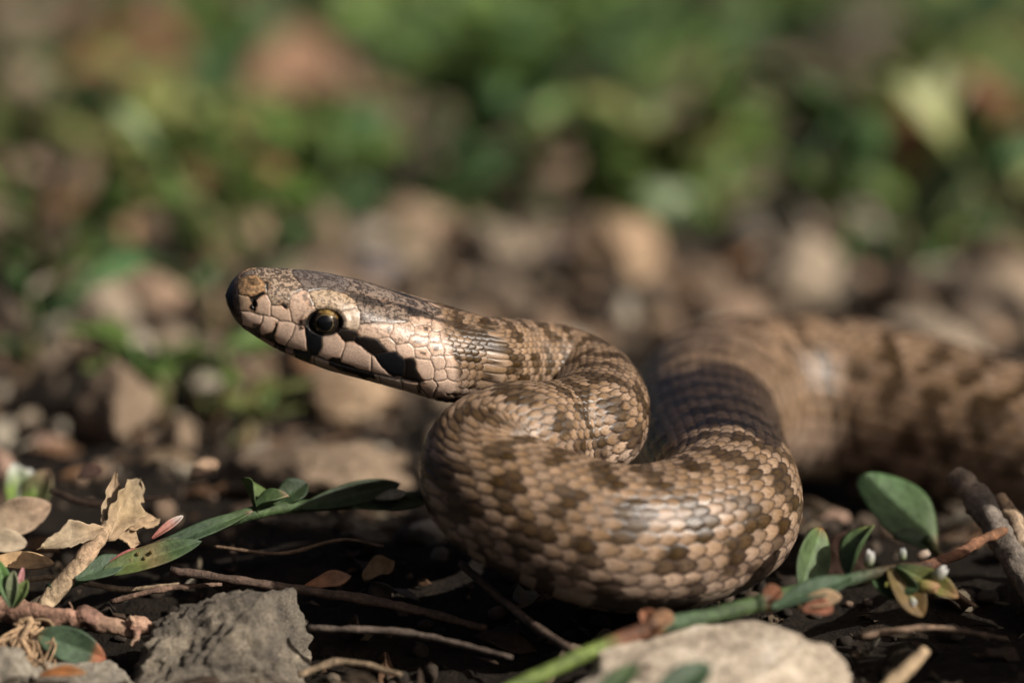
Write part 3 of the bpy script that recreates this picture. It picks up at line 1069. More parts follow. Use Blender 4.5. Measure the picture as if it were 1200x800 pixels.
_lf = [leaf_grid(1, r_, .2, c_, 1.0, 7, 4, .02, t_, w_)[:2] for r_, c_, t_, w_ in ((.35, .2, .5, .1), (.5, .35, .9, .15), (.22, .1, 1.4, .05), (.12, .05, .4, 0), (.6, .4, -.6, .2))]
LITTER = np.array([(.42, .33, .22), (.34, .24, .15), (.24, .15, .09), (.16, .10, .06), (.30, .16, .08), (.48, .42, .32)])


def flake(r):
    x, y, d = place_xy(r, 27, 95)
    L = (0.16 + .5 * r.uniform() ** 2.5) * (0.75 + (d - 27) / 30)
    v, f = _lf[r.integers(5)]
    v = v * L
    a, b = r.uniform(0, 6.28), r.normal(0, .22)
    Rx = np.array(Matrix.Rotation(a, 3, 'Z') @ Matrix.Rotation(b, 3, 'Y') @ Matrix.Rotation(r.normal(0, .5), 3, 'X'))
    v = v @ Rx.T
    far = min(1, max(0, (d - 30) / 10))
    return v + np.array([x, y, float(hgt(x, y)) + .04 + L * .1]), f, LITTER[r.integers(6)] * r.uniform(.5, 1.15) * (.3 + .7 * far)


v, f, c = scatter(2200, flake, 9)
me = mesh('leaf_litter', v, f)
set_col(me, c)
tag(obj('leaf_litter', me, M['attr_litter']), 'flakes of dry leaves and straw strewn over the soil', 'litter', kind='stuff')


# ------------------------------------------------------------------ plants, twigs
def tube(path, rad, nseg=8, cap=True, rough=0.0, seed=0, n=6):
    """tube round a smoothed path; returns verts, faces, u"""
    P_ = spline(path, n)
    k = np.linspace(0, 1, len(P_))
    R = np.interp(k, np.linspace(0, 1, len(rad)), rad)
    T_ = np.gradient(P_, axis=0)
    T_ /= np.linalg.norm(T_, axis=1)[:, None] + 1e-9
    up = np.array([0, 0, 1.0]) if abs(T_[0][2]) < .85 else np.array([0, 1.0, 0])
    A = np.cross(T_, up)
    A /= np.linalg.norm(A, axis=1)[:, None]
    B = np.cross(A, T_)
    th = np.linspace(0, 2 * np.pi, nseg, endpoint=False)
    V_ = P_[:, None] + R[:, None, None] * (A[:, None] * np.cos(th)[None, :, None] + B[:, None] * np.sin(th)[None, :, None])
    if rough:
        d = fbm(V_ * np.array([9, 9, 9]) + seed, 3)
        V_ = V_ + (V_ - P_[:, None]) * (rough * d)[..., None]
    V_ = V_.reshape(-1, 3)
    m_ = len(P_)
    i_, j_ = np.meshgrid(np.arange(m_ - 1), np.arange(nseg), indexing='ij')
    a_ = (i_ * nseg + j_).ravel()
    b_ = (i_ * nseg + (j_ + 1) % nseg).ravel()
    F_ = np.stack([a_, b_, b_ + nseg, a_ + nseg], 1)
    uu_ = np.repeat(k, nseg)
    if cap:
        V_ = np.vstack([V_, P_[0], P_[-1]])
        e0, e1 = len(V_) - 2, len(V_) - 1
        c0 = np.array([[e0, (q + 1) % nseg, q, q] for q in range(nseg)])
        c1 = np.array([[e1, (m_ - 1) * nseg + q, (m_ - 1) * nseg + (q + 1) % nseg, (m_ - 1) * nseg + (q + 1) % nseg] for q in range(nseg)])
        uu_ = np.concatenate([uu_, [0, 1]])
        F_ = [tuple(x) for x in F_.tolist()] + [tuple(x[:3]) for x in c0.tolist()] + [tuple(x[:3]) for x in c1.tolist()]
    return V_, F_, uu_


def grad(u, stops):
    ps_ = [s_[0] for s_ in stops]
    return np.stack([np.interp(u, ps_, [s_[1][k] for s_ in stops]) for k in range(3)], 1)


def orient(d, up=(0, 0, 1), roll=0.0):
    x = Vector(d).normalized()
    z = Vector(up) - x * x.dot(Vector(up))
    if z.length < 1e-3:
        z = Vector((0, -1, 0)) - x * x.dot(Vector((0, -1, 0)))
    z.normalize()
    y = z.cross(x)
    return Matrix((x, y, z)).transposed() @ Matrix.Rotation(roll, 3, 'X')


def empty(name, loc):
    o = bpy.data.objects.new(name, None)
    o.empty_display_size = .005
    o.location = np.asarray(loc, float) * U
    col.objects.link(o)
    return o


LEAVES = {}
for mt in ('leaf', 'leaf_blue', 'leaf_yellow'):
    LEAVES[mt] = []
    for k, (wr, fo, cu, tw_) in enumerate(((.42, .25, .18, .3), (.5, .35, .05, -.3), (.36, .15, .35, .5), (.62, .2, .22, 0))):
        v, f, _, _ = leaf_grid(1.0, wr, fo, cu, 1.0, 9, 5, .02, tw_, .03)
        me = mesh('leaf', v, f)
        me.materials.append(M[mt])
        LEAVES[mt].append(me)
stem_green = attr_mat('weed_stem', .55, 10, .3, .2)


def weed(base, label, group, seed, nst=3, length=3.0, ls=1.0, mat='leaf', spread=.9, rise=.55, per=8, name='weed', lo=0.0):
    """low sprawling weed: stems with alternate leaves, one object per leaf"""
    r = random.Random(seed)
    z0 = float(hgt(base[0], base[1]))
    root = empty(name, (base[0], base[1], z0))
    for s_ in range(nst):
        a = r.uniform(0, 6.283)
        L = length * r.uniform(.7, 1.2)
        dx, dy = math.cos(a) * spread, math.sin(a) * spread
        pts = [np.array([0, 0, -.1])]
        for q in (.3, .65, 1.0):
            pts.append(np.array([dx * L * q + r.gauss(0, .1), dy * L * q + r.gauss(0, .1), rise * L * q ** .75 + r.gauss(0, .06) + .08]))
        v, f, u_ = tube(pts, [.07, .05, .035], 6)
        me = mesh('stem', v, f)
        set_col(me, grad(u_, [(0, (.16, .09, .05)), (.4, (.12, .13, .05)), (1, (.11, .2, .06))]))
        obj('stem', me, stem_green, root)
        line = spline(pts, 6)
        for q in range(per):
            k = lo + (1 - lo) * (q + .7) / per
            idx = min(len(line) - 2, int(k * (len(line) - 1)))
            pos = line[idx]
            tdir = line[idx + 1] - line[idx]
            side = (1 if q % 2 else -1)
            aa = math.atan2(tdir[1], tdir[0]) + side * r.uniform(.5, 1.2)
            el = r.uniform(.05, .95)
            d = (math.cos(aa) * math.cos(el), math.sin(aa) * math.cos(el), math.sin(el))
            sc_ = ls * r.uniform(.65, 1.25)
            o = bpy.data.objects.new('leaf', r.choice(LEAVES[mat]))
            mx = orient(d, (0, 0, 1), r.gauss(0, .5)).to_4x4() @ Matrix.Diagonal((sc_, sc_, sc_, 1))
            mx.translation = Vector(pos * U)
            o.parent = root
            o.matrix_local = mx
            col.objects.link(o)
    tag(root, label, 'weed', group)
    return root


# background weeds, from the stony strip back to the top of the picture
wr_ = random.Random(5)
placed, specs = [], []
tries = 0
COLS = [(0, 130, 'above the left edge stones'), (130, 260, 'above the tan pebble'), (260, 400, 'above the snake snout and eye'), (400, 530, 'above the back of the head'),
        (530, 660, 'above the cream stone'), (660, 790, 'above the broad tan stone'), (790, 930, 'above the bend of the far coil'), (930, 1070, 'above the rounded pale stone'), (1070, 1201, 'above the pale grey block')]
ROWS_ = [(0, 53, 'in the front row'), (53, 62, 'in the second row'), (62, 75, 'in the third row'), (75, 200, 'at the top edge')]
TONE = {'leaf': 'mid-green', 'leaf_blue': 'bluish green', 'leaf_yellow': 'yellow-green'}
while len(placed) < 66 and tries < 6000:
    tries += 1
    d = 47 + 52 * wr_.random() ** 1.2
    px = wr_.uniform(-40, 1240)
    p = at_z(px, d, 0)
    gap_ = ((px - 640) / 110) ** 2 + ((d - 52) / 8) ** 2 < 1
    gap_ |= ((px - 190) / 80) ** 2 + ((d - 55) / 5) ** 2 < 1
    gap_ |= ((px - 1140) / 110) ** 2 + ((d - 72) / 8) ** 2 < 1 or (880 < px < 1130 and d < 54)
    gap_ |= ((px - 90) / 120) ** 2 + ((d - 60) / 9) ** 2 < 1 or (px < 260 and d < 52)
    if gap_ or any((p[0] - a_) ** 2 + (p[1] - b_) ** 2 < 2.3 ** 2 for a_, b_ in placed):
        continue
    placed.append((p[0], p[1]))
    mt = wr_.choices(['leaf', 'leaf_blue', 'leaf_yellow'], [.5, .28, .22])[0]
    pc_ = min(max(px, 0), 1200)
    where = [c_[2] for c_ in COLS if c_[0] <= pc_ < c_[1]][0]
    row = [r_[2] for r_ in ROWS_ if r_[0] <= d < r_[1]][0]
    specs.append((TONE[mt], row, where, px, p, 1000 + len(placed), wr_.uniform(1.8, 3.0), wr_.uniform(.7, 1.25), mt))
for sp_ in specs:
    same = sorted(q_[3] for q_ in specs if q_[:3] == sp_[:3])
    nth = same.index(sp_[3])
    pre = '' if len(same) == 1 else ('leftmost ' if nth == 0 else 'rightmost ' if nth == len(same) - 1 else ('second ' if nth == 1 else 'third '))
    tone, row, where, px, p, sd, ln_, lz, mt = sp_
    weed((p[0], p[1]), '%sblurred %s weed %s, %s' % (pre, tone, row, where), 'blurred weeds behind the snake', sd, nst=3, length=ln_, ls=lz, mat=mt, rise=.45, per=11)

NEAR_WEEDS = [
    ('small dark green weed at the left edge beside the pale stone', 40, 425, 1.0, .75, 'leaf_blue', 2, 4),
    ('bright green sprig standing right of the lumpy brown stone', 185, 475, .9, .6, 'leaf', 2, 5),
    ('pale green sprig below the tan pebble, left of the head', 248, 470, 1.0, .65, 'leaf', 2, 5),
    ('tiny green sprig growing in front of the tan slab', 285, 505, .7, .5, 'leaf_yellow', 2, 4),
    ('dark green weed under the tan pebble near the snout', 262, 405, 1.1, .7, 'leaf_blue', 2, 5),
    ('small green weed between the cream stone and the broad tan stone', 650, 272, 1.6, .9, 'leaf', 3, 6),
    ('pale green weed behind the broad tan stone', 790, 268, 1.8, .9, 'leaf_yellow', 3, 6),
    ('green weed at left between the ochre lump and the pale stone', 60, 330, 1.5, .8, 'leaf', 3, 5),
    ('short green weed right of the lilac-grey stone', 268, 320, 1.6, .8, 'leaf', 3, 6),
    ('green weed at the left edge above the pinkish stone', 10, 205, 2.2, 1.1, 'leaf_yellow', 3, 7),
    ('dark green weed over the ochre lump at upper left', 130, 215, 2.0, 1.0, 'leaf_blue', 3, 6),
    ('green weed rising behind the snake snout', 330, 305, 2.4, 1.0, 'leaf', 3, 7),
    ('green weed behind the neck above the cream stone', 480, 270, 2.4, 1.1, 'leaf_blue', 3, 7),
    ('blue-green weed behind the pale grey block at right', 1080, 300, 2.4, 1.1, 'leaf_blue', 3, 7),
    ('yellow-green weed above the pale grey block at far right', 1165, 285, 2.2, 1.0, 'leaf_yellow', 3, 6),
]
for k, (lb, px, py, L, ls, mt, nst, per) in enumerate(NEAR_WEEDS):
    weed(gpos(px, py), lb, None, 500 + k, nst, L, ls, mt, spread=.55, rise=.85, per=per)

# unseen weeds added on the sun side, to throw shade on the foreground soil
SHADE_WEEDS = [('broad low unseen weed added for shade outside the lower right corner, nearest the snake', 6.0, -3.4, 1.2, .9, .45),
       ('low unseen weed added for shade outside the lower right corner', 7.2, -3.9, 1.9, 1.1, .5), ('unseen weed added for shade outside the right edge in front of the tall one', 7.4, -1.7, 2.1, 1.1, .5)]
for k, (lb, x, y, L, ls, sp) in enumerate(SHADE_WEEDS):
    weed((x, y), lb, None, 700 + k, 4, L, ls, 'leaf', sp, .95, 8)


def shade_weed(base, label, centre, ext, n, ls, seed):  # unseen leaf canopy, added and shaped to block the sun from the receding coil
    r = random.Random(seed)
    b0 = np.array([base[0], base[1], float(hgt(*base))])
    root = empty('weed', b0)
    for q in range(n):
        while True:
            o_ = np.array([r.uniform(-1, 1) for _ in range(3)])
            if o_ @ o_ < 1:
                break
        tip = np.asarray(centre) + o_ * np.asarray(ext) - b0
        pts = [np.array([r.gauss(0, .05), r.gauss(0, .05), -.1]), tip * np.array([.25, .25, .45]), tip * np.array([.7, .7, .8]), tip]
        v, f, u_ = tube(pts, [.06, .045, .03], 6)
        me = mesh('stem', v, f)
        set_col(me, grad(u_, [(0, (.16, .09, .05)), (1, (.11, .2, .06))]))
        obj('stem', me, stem_green, root)
        for _ in range(9):
            a, e = r.uniform(0, 6.28), r.uniform(-.3, .8)
            o = bpy.data.objects.new('leaf', r.choice(LEAVES['leaf']))
            k = ls * r.uniform(.8, 1.2)
            mx = orient((math.cos(a) * math.cos(e), math.sin(a) * math.cos(e), math.sin(e)), tuple(sun_dir), r.gauss(0, .35)).to_4x4() @ Matrix.Diagonal((k, k, k, 1))
            mx.translation = Vector((tip * r.uniform(.9, 1.0)) * U)
            o.parent = root
            o.matrix_local = mx
            col.objects.link(o)
    return tag(root, label, 'weed')


shade_weed((6.2, -.4), 'tall unseen weed added outside the right edge to shade the receding coil', (5.75, -.85, 4.55), (.4, .95, .30), 20, .66, 31)


# grass and dry straw in the far background
def blade(r):
    d = 46 + 70 * r.uniform()
    p = at_z(r.uniform(-150, 1350), d, 0)
    L = r.uniform(0.9, 2.2)
    a, ln = r.uniform(0, 6.28), r.uniform(.4, 1.2)
    k = np.linspace(0, 1, 5)
    wd = .10 * (1 - k ** 2) + .01
    out = ln * L * k ** 1.7
    z = L * k * (1 - .35 * ln * k)
    cx, cy = math.cos(a), math.sin(a)
    ctr = np.stack([cx * out, cy * out, z], 1)
    sd = np.array([-cy, cx, 0])
    v = np.vstack([ctr + sd * wd[:, None], ctr - sd * wd[:, None], ctr + np.array([cx, cy, .2]) * wd[:, None] * .35])
    f = []
    for q in range(4):
        f += [(q, q + 1, 6 + q, 5 + q), (q, 10 + q, 11 + q, q + 1), (10 + q, 5 + q, 6 + q, 11 + q)]
    c = [(.10, .19, .05), (.07, .15, .05), (.16, .2, .07), (.34, .28, .16)][r.choice(4, p=[.4, .3, .15, .15])]
    return v + np.array([p[0], p[1], float(hgt(p[0], p[1])) - .05]), np.array(f), c


v, f, c = scatter(700, blade, 77)
me = mesh('grass', v, f)
set_col(me, c)
tag(obj('grass', me, attr_mat('grass', .5, 6, .2, 0, .3)), 'thin grass blades among the background weeds', 'grass', kind='stuff')

# dry dead leaves lying in the background
DEAD = [
    ('reddish brown dead leaf lying among the weeds at right', 1005, 225, 2.6, 1.5, (.26, .11, .06), .3),
    ('rusty brown dead leaf right of the reddish one', 1095, 235, 2.2, 1.1, (.32, .19, .09), 2.6),
    ('dark red-brown dead leaf at the upper left edge', 25, 125, 3.0, 1.8, (.2, .085, .045), .4),
    ('brown dead leaf in the weeds at upper left', 290, 150, 2.6, 1.5, (.26, .15, .09), 1.0),
    ('ochre curled dead leaf at left below the weeds', 140, 268, 2.4, 1.4, (.42, .26, .12), -.3),
    ('brown dead leaf behind the top of the neck', 450, 165, 2.4, 1.4, (.28, .19, .12), 2.0),
]
for k, (lb, px, py, L, W_, cc, az) in enumerate(DEAD):
    x, y = gpos(px, py)
    v, f, u_, v_ = leaf_grid(L, W_, .35, -.08, 1, 17, 9, .02, .6, .08)
    me = mesh('dead_leaf', v, f)
    set_col(me, np.array(cc) * (1 + .25 * perlin(v * 2 + k))[:, None])
    o = obj('dead_leaf', me, M['attr_litter'], loc=(x, y, float(hgt(x, y)) + .5))
    o.rotation_euler = (random.uniform(.2, .6), random.uniform(-.3, 0), az)
    tag(o, lb, 'dead leaf')

# ------------------------------------------------------------------ foreground plants, twigs and husks
TOCAM = -CF


def near_leaf(parent, base, tip, width, stops, normal=None, fold=.25, curl=.08, wav=.03, name='leaf', mat='attr_leaf', loc0=(0, 0, 0), blotch=.2, seed=0, tipshape=1.0, vein=True, thick=.014, ragged=0.0):
    base, tip = np.asarray(base, float), np.asarray(tip, float)
    L = np.linalg.norm(tip - base)
    v, f, u_, v_ = leaf_grid(L, width, fold, curl, tipshape, 25, 13, thick, 0.15, wav)
    if ragged:
        v[:, 1] *= 1 + ragged * fbm(np.stack([u_ * 7, np.sign(v_) * 3.3, u_ * 0 + seed], -1), 3)
        v[:, 0] += ragged * .35 * L * u_ ** 3 * fbm(np.stack([v_ * 2.2, u_ * 0, u_ * 0 + seed + 5], -1), 3)
    c_ = grad(u_, stops)
    n_ = perlin(np.stack([u_ * 5, v_ * 2.5, u_ * 0 + seed * 3.1], -1))
    c_ = c_ * (1 + blotch * n_)[:, None]
    if vein:
        c_ = c_ * (1 + .35 * np.exp(-(v_ / .10) ** 2))[:, None]
        c_ = c_ * (1 - .12 * (np.sin(u_ * 40 - np.abs(v_) * 14) > .6))[:, None]
    me = mesh(name, v, f)
    set_col(me, np.clip(c_, 0, 1))
    o = obj(name, me, M[mat], parent)
    nrm_ = normal if normal is not None else TOCAM * .7 + np.array([0, 0, .7])
    mx = orient(tip - base, nrm_).to_4x4()
    mx.translation = Vector((base - np.asarray(loc0)) * U)
    if parent is not None:
        o.matrix_local = mx
    else:
        o.matrix_world = mx
    return o


def near_tube(parent, name, pts, rad, stops, loc0=(0, 0, 0), nseg=14, rough=.12, seed=0, mat='attr_wood', n=10):
    v, f, u_ = tube([np.asarray(q) - np.asarray(loc0) for q in pts], rad, nseg, True, rough, seed, n)
    me = mesh(name, v, f)
    c_ = grad(u_, stops)
    c_ = c_ * (1 + .55 * fbm(v * np.array([7, 7, 7]) + seed, 3))[:, None]
    set_col(me, np.clip(c_, 0, 1))
    return obj(name, me, M[mat], parent)


def bud(parent, pos, size, c1, c2, dirn, loc0, seed=0, name='flower_bud'):
    """small closed flower: three overlapping sepals round a pale core"""
    vs_, fs_, cs_, o_ = [], [], [], 0
    r = np.random.default_rng(seed)
    base_v, base_f = ICO[2]
    Rm = np.array(orient(dirn))
    for k in range(5):
        a = k * 2 * math.pi / 5 + r.uniform(0, .4)
        vv = base_v * np.array([1.0, .42, .30]) * r.uniform(.85, 1.1)
        vv = vv * (1 - .35 * np.clip(vv[:, :1], 0, 1) * np.array([0, 1, 1]))
        vv = vv + np.array([.75, 0, .32])
        c_, s_ = math.cos(a), math.sin(a)
        vv = vv @ np.array([[1, 0, 0], [0, c_, s_], [0, -s_, c_]])
        vs_.append(vv)
        fs_.append(base_f + o_)
        o_ += len(vv)
        tt_ = np.clip(vv[:, 0] / 1.7, 0, 1)[:, None]
        cs_.append(np.array(c1) * (1 - tt_) + np.array(c2) * tt_)
    v = np.vstack(vs_) * size @ Rm.T
    me = mesh(name, v, np.vstack(fs_))
    set_col(me, np.vstack(cs_))
    return obj(name, me, M['petal'], parent, np.asarray(pos) - np.asarray(loc0))


GRN = (.085, .135, .05)
GRD = (.045, .08, .03)
BLG = (.07, .115, .063)
BRN = (.20, .085, .045)
TAN = (.36, .25, .15)
PALE = (.42, .33, .22)
RED = (.26, .08, .05)

# --- green stem in front of the coil, with leaves and tiny flowers
r0 = at_z(610, 27.6, 0)
k1 = empty('knotweed', r0)
tag(k1, 'green weed stem with brown joints and tiny white flowers in front of the coil', 'weed')
P1 = [at(540, 835, 27.5), at(620, 797, 27.8), at(690, 764, 28.05), at(745, 742, 28.25), at(764, 734, 28.3), at(772, 733, 28.32), at(830, 722, 28.45), at(885, 708, 28.6), at(900, 704, 28.62), at(985, 682, 28.9), at(1040, 668, 29.05), at(1092, 662, 29.15)]
near_tube(k1, 'stem', P1, [.055, .058, .06, .066, .088, .064, .064, .066, .078, .05, .04, .03],
          [(0, (.14, .2, .05)), (.20, (.16, .22, .05)), (.235, BRN), (.36, (.17, .085, .05)), (.40, (.20, .10, .05)), (.45, (.36, .2, .1)), (.47, BLG), (.62, GRN), (.70, (.1, .15, .07)), (.72, (.16, .07, .04)), (.75, GRN), (.83, BLG), (.9, (.08, .06, .03)), (1, (.1, .05, .03))], r0, 16, .10, 3, 'attr_stem')
for k, (px, py, d, tx, ty, cc) in enumerate(((762, 735, 28.28, 752, 716, BRN), (760, 736, 28.24, 790, 724, (.28, .16, .09)), (895, 706, 28.56, 915, 692, BRN), (935, 712, 28.6, 985, 702, (.36, .25, .15)), (940, 716, 28.55, 975, 716, (.24, .1, .06)))):
    near_leaf(k1, at(px, py, d), at(tx, ty, d + .05), .14, [(0, cc), (1, tuple(np.array(cc) * 1.2))], fold=.5, curl=-.1, name='stem_sheath', mat='attr_litter', loc0=r0, seed=k, vein=False)
near_leaf(k1, at(936, 694, 29.1), at(963, 618, 29.4), .30, [(0, GRD), (.3, GRN), (.85, (.13, .2, .075)), (.95, (.2, .19, .06)), (1, (.3, .12, .05))], TOCAM + np.array([.6, 0, .3]), .2, .03, loc0=r0, seed=1)
near_leaf(k1, at(996, 676, 29.0), at(1020, 612, 29.2), .26, [(0, GRD), (.8, GRN), (1, (.2, .22, .06))], TOCAM * .5 + np.array([-.9, 0, .2]), .5, .10, loc0=r0, seed=2)
near_leaf(k1, at(998, 678, 28.82), at(903, 712, 28.5), .20, [(0, GRD), (.2, BLG), (1, BLG)], TOCAM * .6 + np.array([0, 0, .8]), .2, .02, loc0=r0, seed=3, tipshape=.8)
near_leaf(k1, at(690, 842, 26.7), at(748, 776, 27.0), .20, [(0, GRD), (1, GRN)], TOCAM * .7 + np.array([-.5, 0, .5]), .3, .05, loc0=r0, seed=4)
near_leaf(k1, at(760, 842, 26.7), at(832, 773, 27.0), .26, [(0, GRD), (1, BLG)], TOCAM * .7 + np.array([-.3, 0, .6]), .3, .08, loc0=r0, seed=5)
near_leaf(k1, at(1040, 668, 29.0), at(1082, 722, 28.9), .24, [(0, (.12, .09, .03)), (1, (.2, .12, .04))], TOCAM + np.array([.5, 0, .3]), .3, .05, loc0=r0, seed=6)
near_leaf(k1, at(1050, 664, 29.05), at(1122, 702, 29.0), .18, [(0, GRD), (.7, (.2, .2, .05)), (1, (.36, .2, .1))], None, .4, -.05, loc0=r0, seed=7)
near_leaf(k1, at(1020, 672, 29.1), at(1056, 700, 28.95), .2, [(0, GRD), (1, GRD)], None, .3, .1, loc0=r0, seed=8)
near_leaf(k1, at(1030, 672, 29.1), at(1075, 690, 28.9), .2, [(0, GRD), (1, GRD)], TOCAM, .3, .1, loc0=r0, seed=9)
WHT, YGN = (.72, .70, .68), (.30, .30, .08)
bud(k1, at(1018, 661, 28.95), .066, (.2, .25, .1), WHT, (.1, -.2, 1), r0, 1)
bud(k1, at(1058, 655, 29.1), .05, (.2, .25, .1), (.55, .55, .55), (.0, .1, 1), r0, 2)
bud(k1, at(1076, 652, 29.1), .055, (.4, .28, .2), (.66, .55, .45), (.9, 0, .4), r0, 3)
bud(k1, at(1095, 678, 29.0), .08, (.3, .34, .14), WHT, (.5, -.3, .6), r0, 4)
bud(k1, at(1078, 686, 28.95), .085, YGN, (.46, .26, .15), (1, -.2, -.1), r0, 5)
bud(k1, at(1066, 700, 28.95), .05, YGN, (.6, .6, .58), (.3, -.5, -.3), r0, 6)
bud(k1, at(1040, 684, 28.95), .03, YGN, (.4, .42, .1), (-.3, -1, .1), r0, 7)

# --- big out-of-focus leaf behind it
r1 = at_z(1100, 31.5, 0)
k2 = empty('sprout', r1)
tag(k2, 'large soft green leaf on a short stalk below the far coil', 'weed')
near_tube(k2, 'stem', [at_z(1100, 31.5, -.05), at(1098, 648, 31.4), at(1085, 630, 31.3)], [.04, .035, .03], [(0, BRN), (1, GRN)], r1, 10, .05, 1, 'attr_stem')
near_leaf(k2, at(1096, 642, 31.4), at(1008, 556, 31.6), .56, [(0, (.2, .13, .06)), (.12, GRN), (1, (.1, .19, .075))], TOCAM + np.array([.5, 0, .5]), .15, .03, loc0=r1, seed=11)
near_leaf(k2, at(1092, 640, 31.4), at(1050, 625, 31.2), .2, [(0, GRD), (1, GRD)], None, .2, .1, loc0=r1, seed=12)

# --- green stem with leaves left of the coil
r2 = at_z(60, 29.7, 0)
k3 = empty('knotweed', r2)
tag(k3, 'dark green weed stem with leaves reaching from the left twigs to the coil', 'weed')
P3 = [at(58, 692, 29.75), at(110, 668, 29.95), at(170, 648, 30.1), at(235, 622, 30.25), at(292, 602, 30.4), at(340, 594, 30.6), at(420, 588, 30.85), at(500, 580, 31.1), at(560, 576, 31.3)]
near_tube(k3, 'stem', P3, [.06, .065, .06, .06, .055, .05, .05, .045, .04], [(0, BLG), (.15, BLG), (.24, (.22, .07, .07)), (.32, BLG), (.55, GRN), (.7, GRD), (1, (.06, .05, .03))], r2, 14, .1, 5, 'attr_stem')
near_leaf(k3, at(88, 680, 29.72), at(150, 655, 29.9), .2, [(0, BLG), (1, BLG)], None, .2, .02, loc0=r2, seed=21)
near_leaf(k3, at(120, 672, 29.8), at(236, 637, 30.0), .20, [(0, GRN), (.35, (.14, .17, .05)), (.5, (.25, .2, .09)), (.7, GRN), (1, BLG)], TOCAM * .8 + np.array([0, 0, .6]), .2, -.05, loc0=r2, seed=22, tipshape=.75)
near_leaf(k3, at(168, 652, 30.05), at(296, 598, 30.3), .15, [(0, BLG), (.5, BLG), (.93, GRN), (1, (.36, .24, .18))], TOCAM * .6 + np.array([0, 0, .8]), .2, .02, loc0=r2, seed=23, tipshape=.8)
near_leaf(k3, at(300, 604, 30.4), at(287, 560, 30.55), .28, [(0, GRD), (1, (.14, .2, .06))], TOCAM * .4 + np.array([.9, 0, .3]), .5, .1, loc0=r2, seed=24)
near_leaf(k3, at(296, 600, 30.4), at(338, 580, 30.4), .18, [(0, GRD), (.8, GRN), (1, (.4, .28, .18))], TOCAM * .2 + np.array([0, 0, 1]), .5, .05, loc0=r2, seed=25)
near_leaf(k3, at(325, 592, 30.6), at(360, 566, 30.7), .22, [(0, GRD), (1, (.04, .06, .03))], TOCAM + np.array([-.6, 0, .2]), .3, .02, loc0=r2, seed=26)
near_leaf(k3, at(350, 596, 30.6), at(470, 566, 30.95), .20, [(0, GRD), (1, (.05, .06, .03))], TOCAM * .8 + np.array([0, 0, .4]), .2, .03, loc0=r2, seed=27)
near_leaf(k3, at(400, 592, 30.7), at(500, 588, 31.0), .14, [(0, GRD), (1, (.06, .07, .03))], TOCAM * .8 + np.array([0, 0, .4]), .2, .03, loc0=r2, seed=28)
near_leaf(k3, at(440, 585, 30.75), at(476, 577, 30.85), .10, [(0, (.3, .28, .2)), (1, (.45, .42, .32))], None, .1, .02, loc0=r2, seed=29)
near_leaf(k3, at(128, 660, 29.85), at(165, 645, 29.95), .06, [(0, (.24, .07, .07)), (1, (.3, .12, .09))], None, .4, -.05, name='stem_sheath', mat='attr_litter', loc0=r2, seed=30, vein=False)
near_leaf(k3, at(178, 632, 30.1), at(215, 606, 30.2), .07, [(0, (.34, .12, .09)), (.6, (.4, .2, .16)), (1, (.6, .55, .5))], None, .4, -.05, name='stem_sheath', mat='attr_litter', loc0=r2, seed=31, vein=False)
for k, (px, py) in enumerate(((160, 650), (168, 655), (152, 658), (176, 648))):
    bud(k3, at(px, py, 29.88), .026, (.25, .24, .1), (.36, .28, .13), (.4, -.6, .5), r2, 10 + k, 'seed_husk')

# --- brown twig lying at lower left
r3_ = at_z(60, 29.5, 0)
tw1 = empty('twig', r3_)
tag(tw1, 'knotty reddish brown twig lying across the lower left corner', 'twig')
near_tube(tw1, 'branch', [at(-60, 704, 29.55), at(0, 714, 29.55), at(50, 721, 29.5), at(88, 725, 29.5), at(100, 722, 29.5), at(118, 732, 29.5), at(148, 737, 29.55), at(160, 733, 29.55), at(177, 737, 29.55)],
          [.10, .095, .085, .078, .088, .068, .06, .085, .05], [(0, (.26, .15, .10)), (.4, (.28, .16, .11)), (.55, (.2, .11, .08)), (.7, (.33, .21, .14)), (1, (.36, .22, .15))], r3_, 20, .35, 7, 'attr_wood', 16)
for k, (a_, b_, rr_) in enumerate((((155, 735), (152, 722), .035), ((160, 738), (153, 757), .035), ((82, 720), (81, 705), .010), ((20, 724), (34, 734), .03))):
    near_tube(tw1, 'stub', [at(*a_, 29.5), at((a_[0] + b_[0]) / 2 + 3, (a_[1] + b_[1]) / 2, 29.48), at(*b_, 29.45)], [rr_, rr_ * .8, rr_ * .5], [(0, (.26, .14, .1)), (1, (.4, .27, .18))], r3_, 8, .3, k)

# --- straw stalk with torn husks
r4_ = at_z(35, 29.4, -.2)
st1 = empty('dry_stalk', r4_)
tag(st1, 'dry straw-coloured stalk with torn papery husks at lower left', 'stalk')
near_tube(st1, 'stalk', [at(20, 752, 29.75), at(32, 738, 29.75), at(55, 706, 29.75), at(90, 664, 29.8), at(114, 633, 29.9), at(130, 610, 30.1)], [.04, .06, .07, .07, .062, .035],
          [(0, (.3, .2, .11)), (.4, (.46, .35, .22)), (.7, (.40, .27, .17)), (1, (.46, .33, .2))], r4_, 18, .25, 9, 'attr_wood', 14)
near_leaf(st1, at(126, 632, 30.0), at(160, 565, 30.5), .27, [(0, (.34, .24, .15)), (.5, (.38, .28, .16)), (1, (.32, .25, .16))], TOCAM + np.array([.5, 0, .3]), .4, -.05, .12, 'husk', 'attr_litter', r4_, .5, 41, .8, False, ragged=.45)
near_leaf(st1, at(124, 634, 30.0), at(134, 560, 30.45), .14, [(0, PALE), (1, TAN)], TOCAM + np.array([.2, 0, .3]), .3, -.05, .05, 'husk', 'attr_litter', r4_, .4, 42, 1, False, ragged=.4)
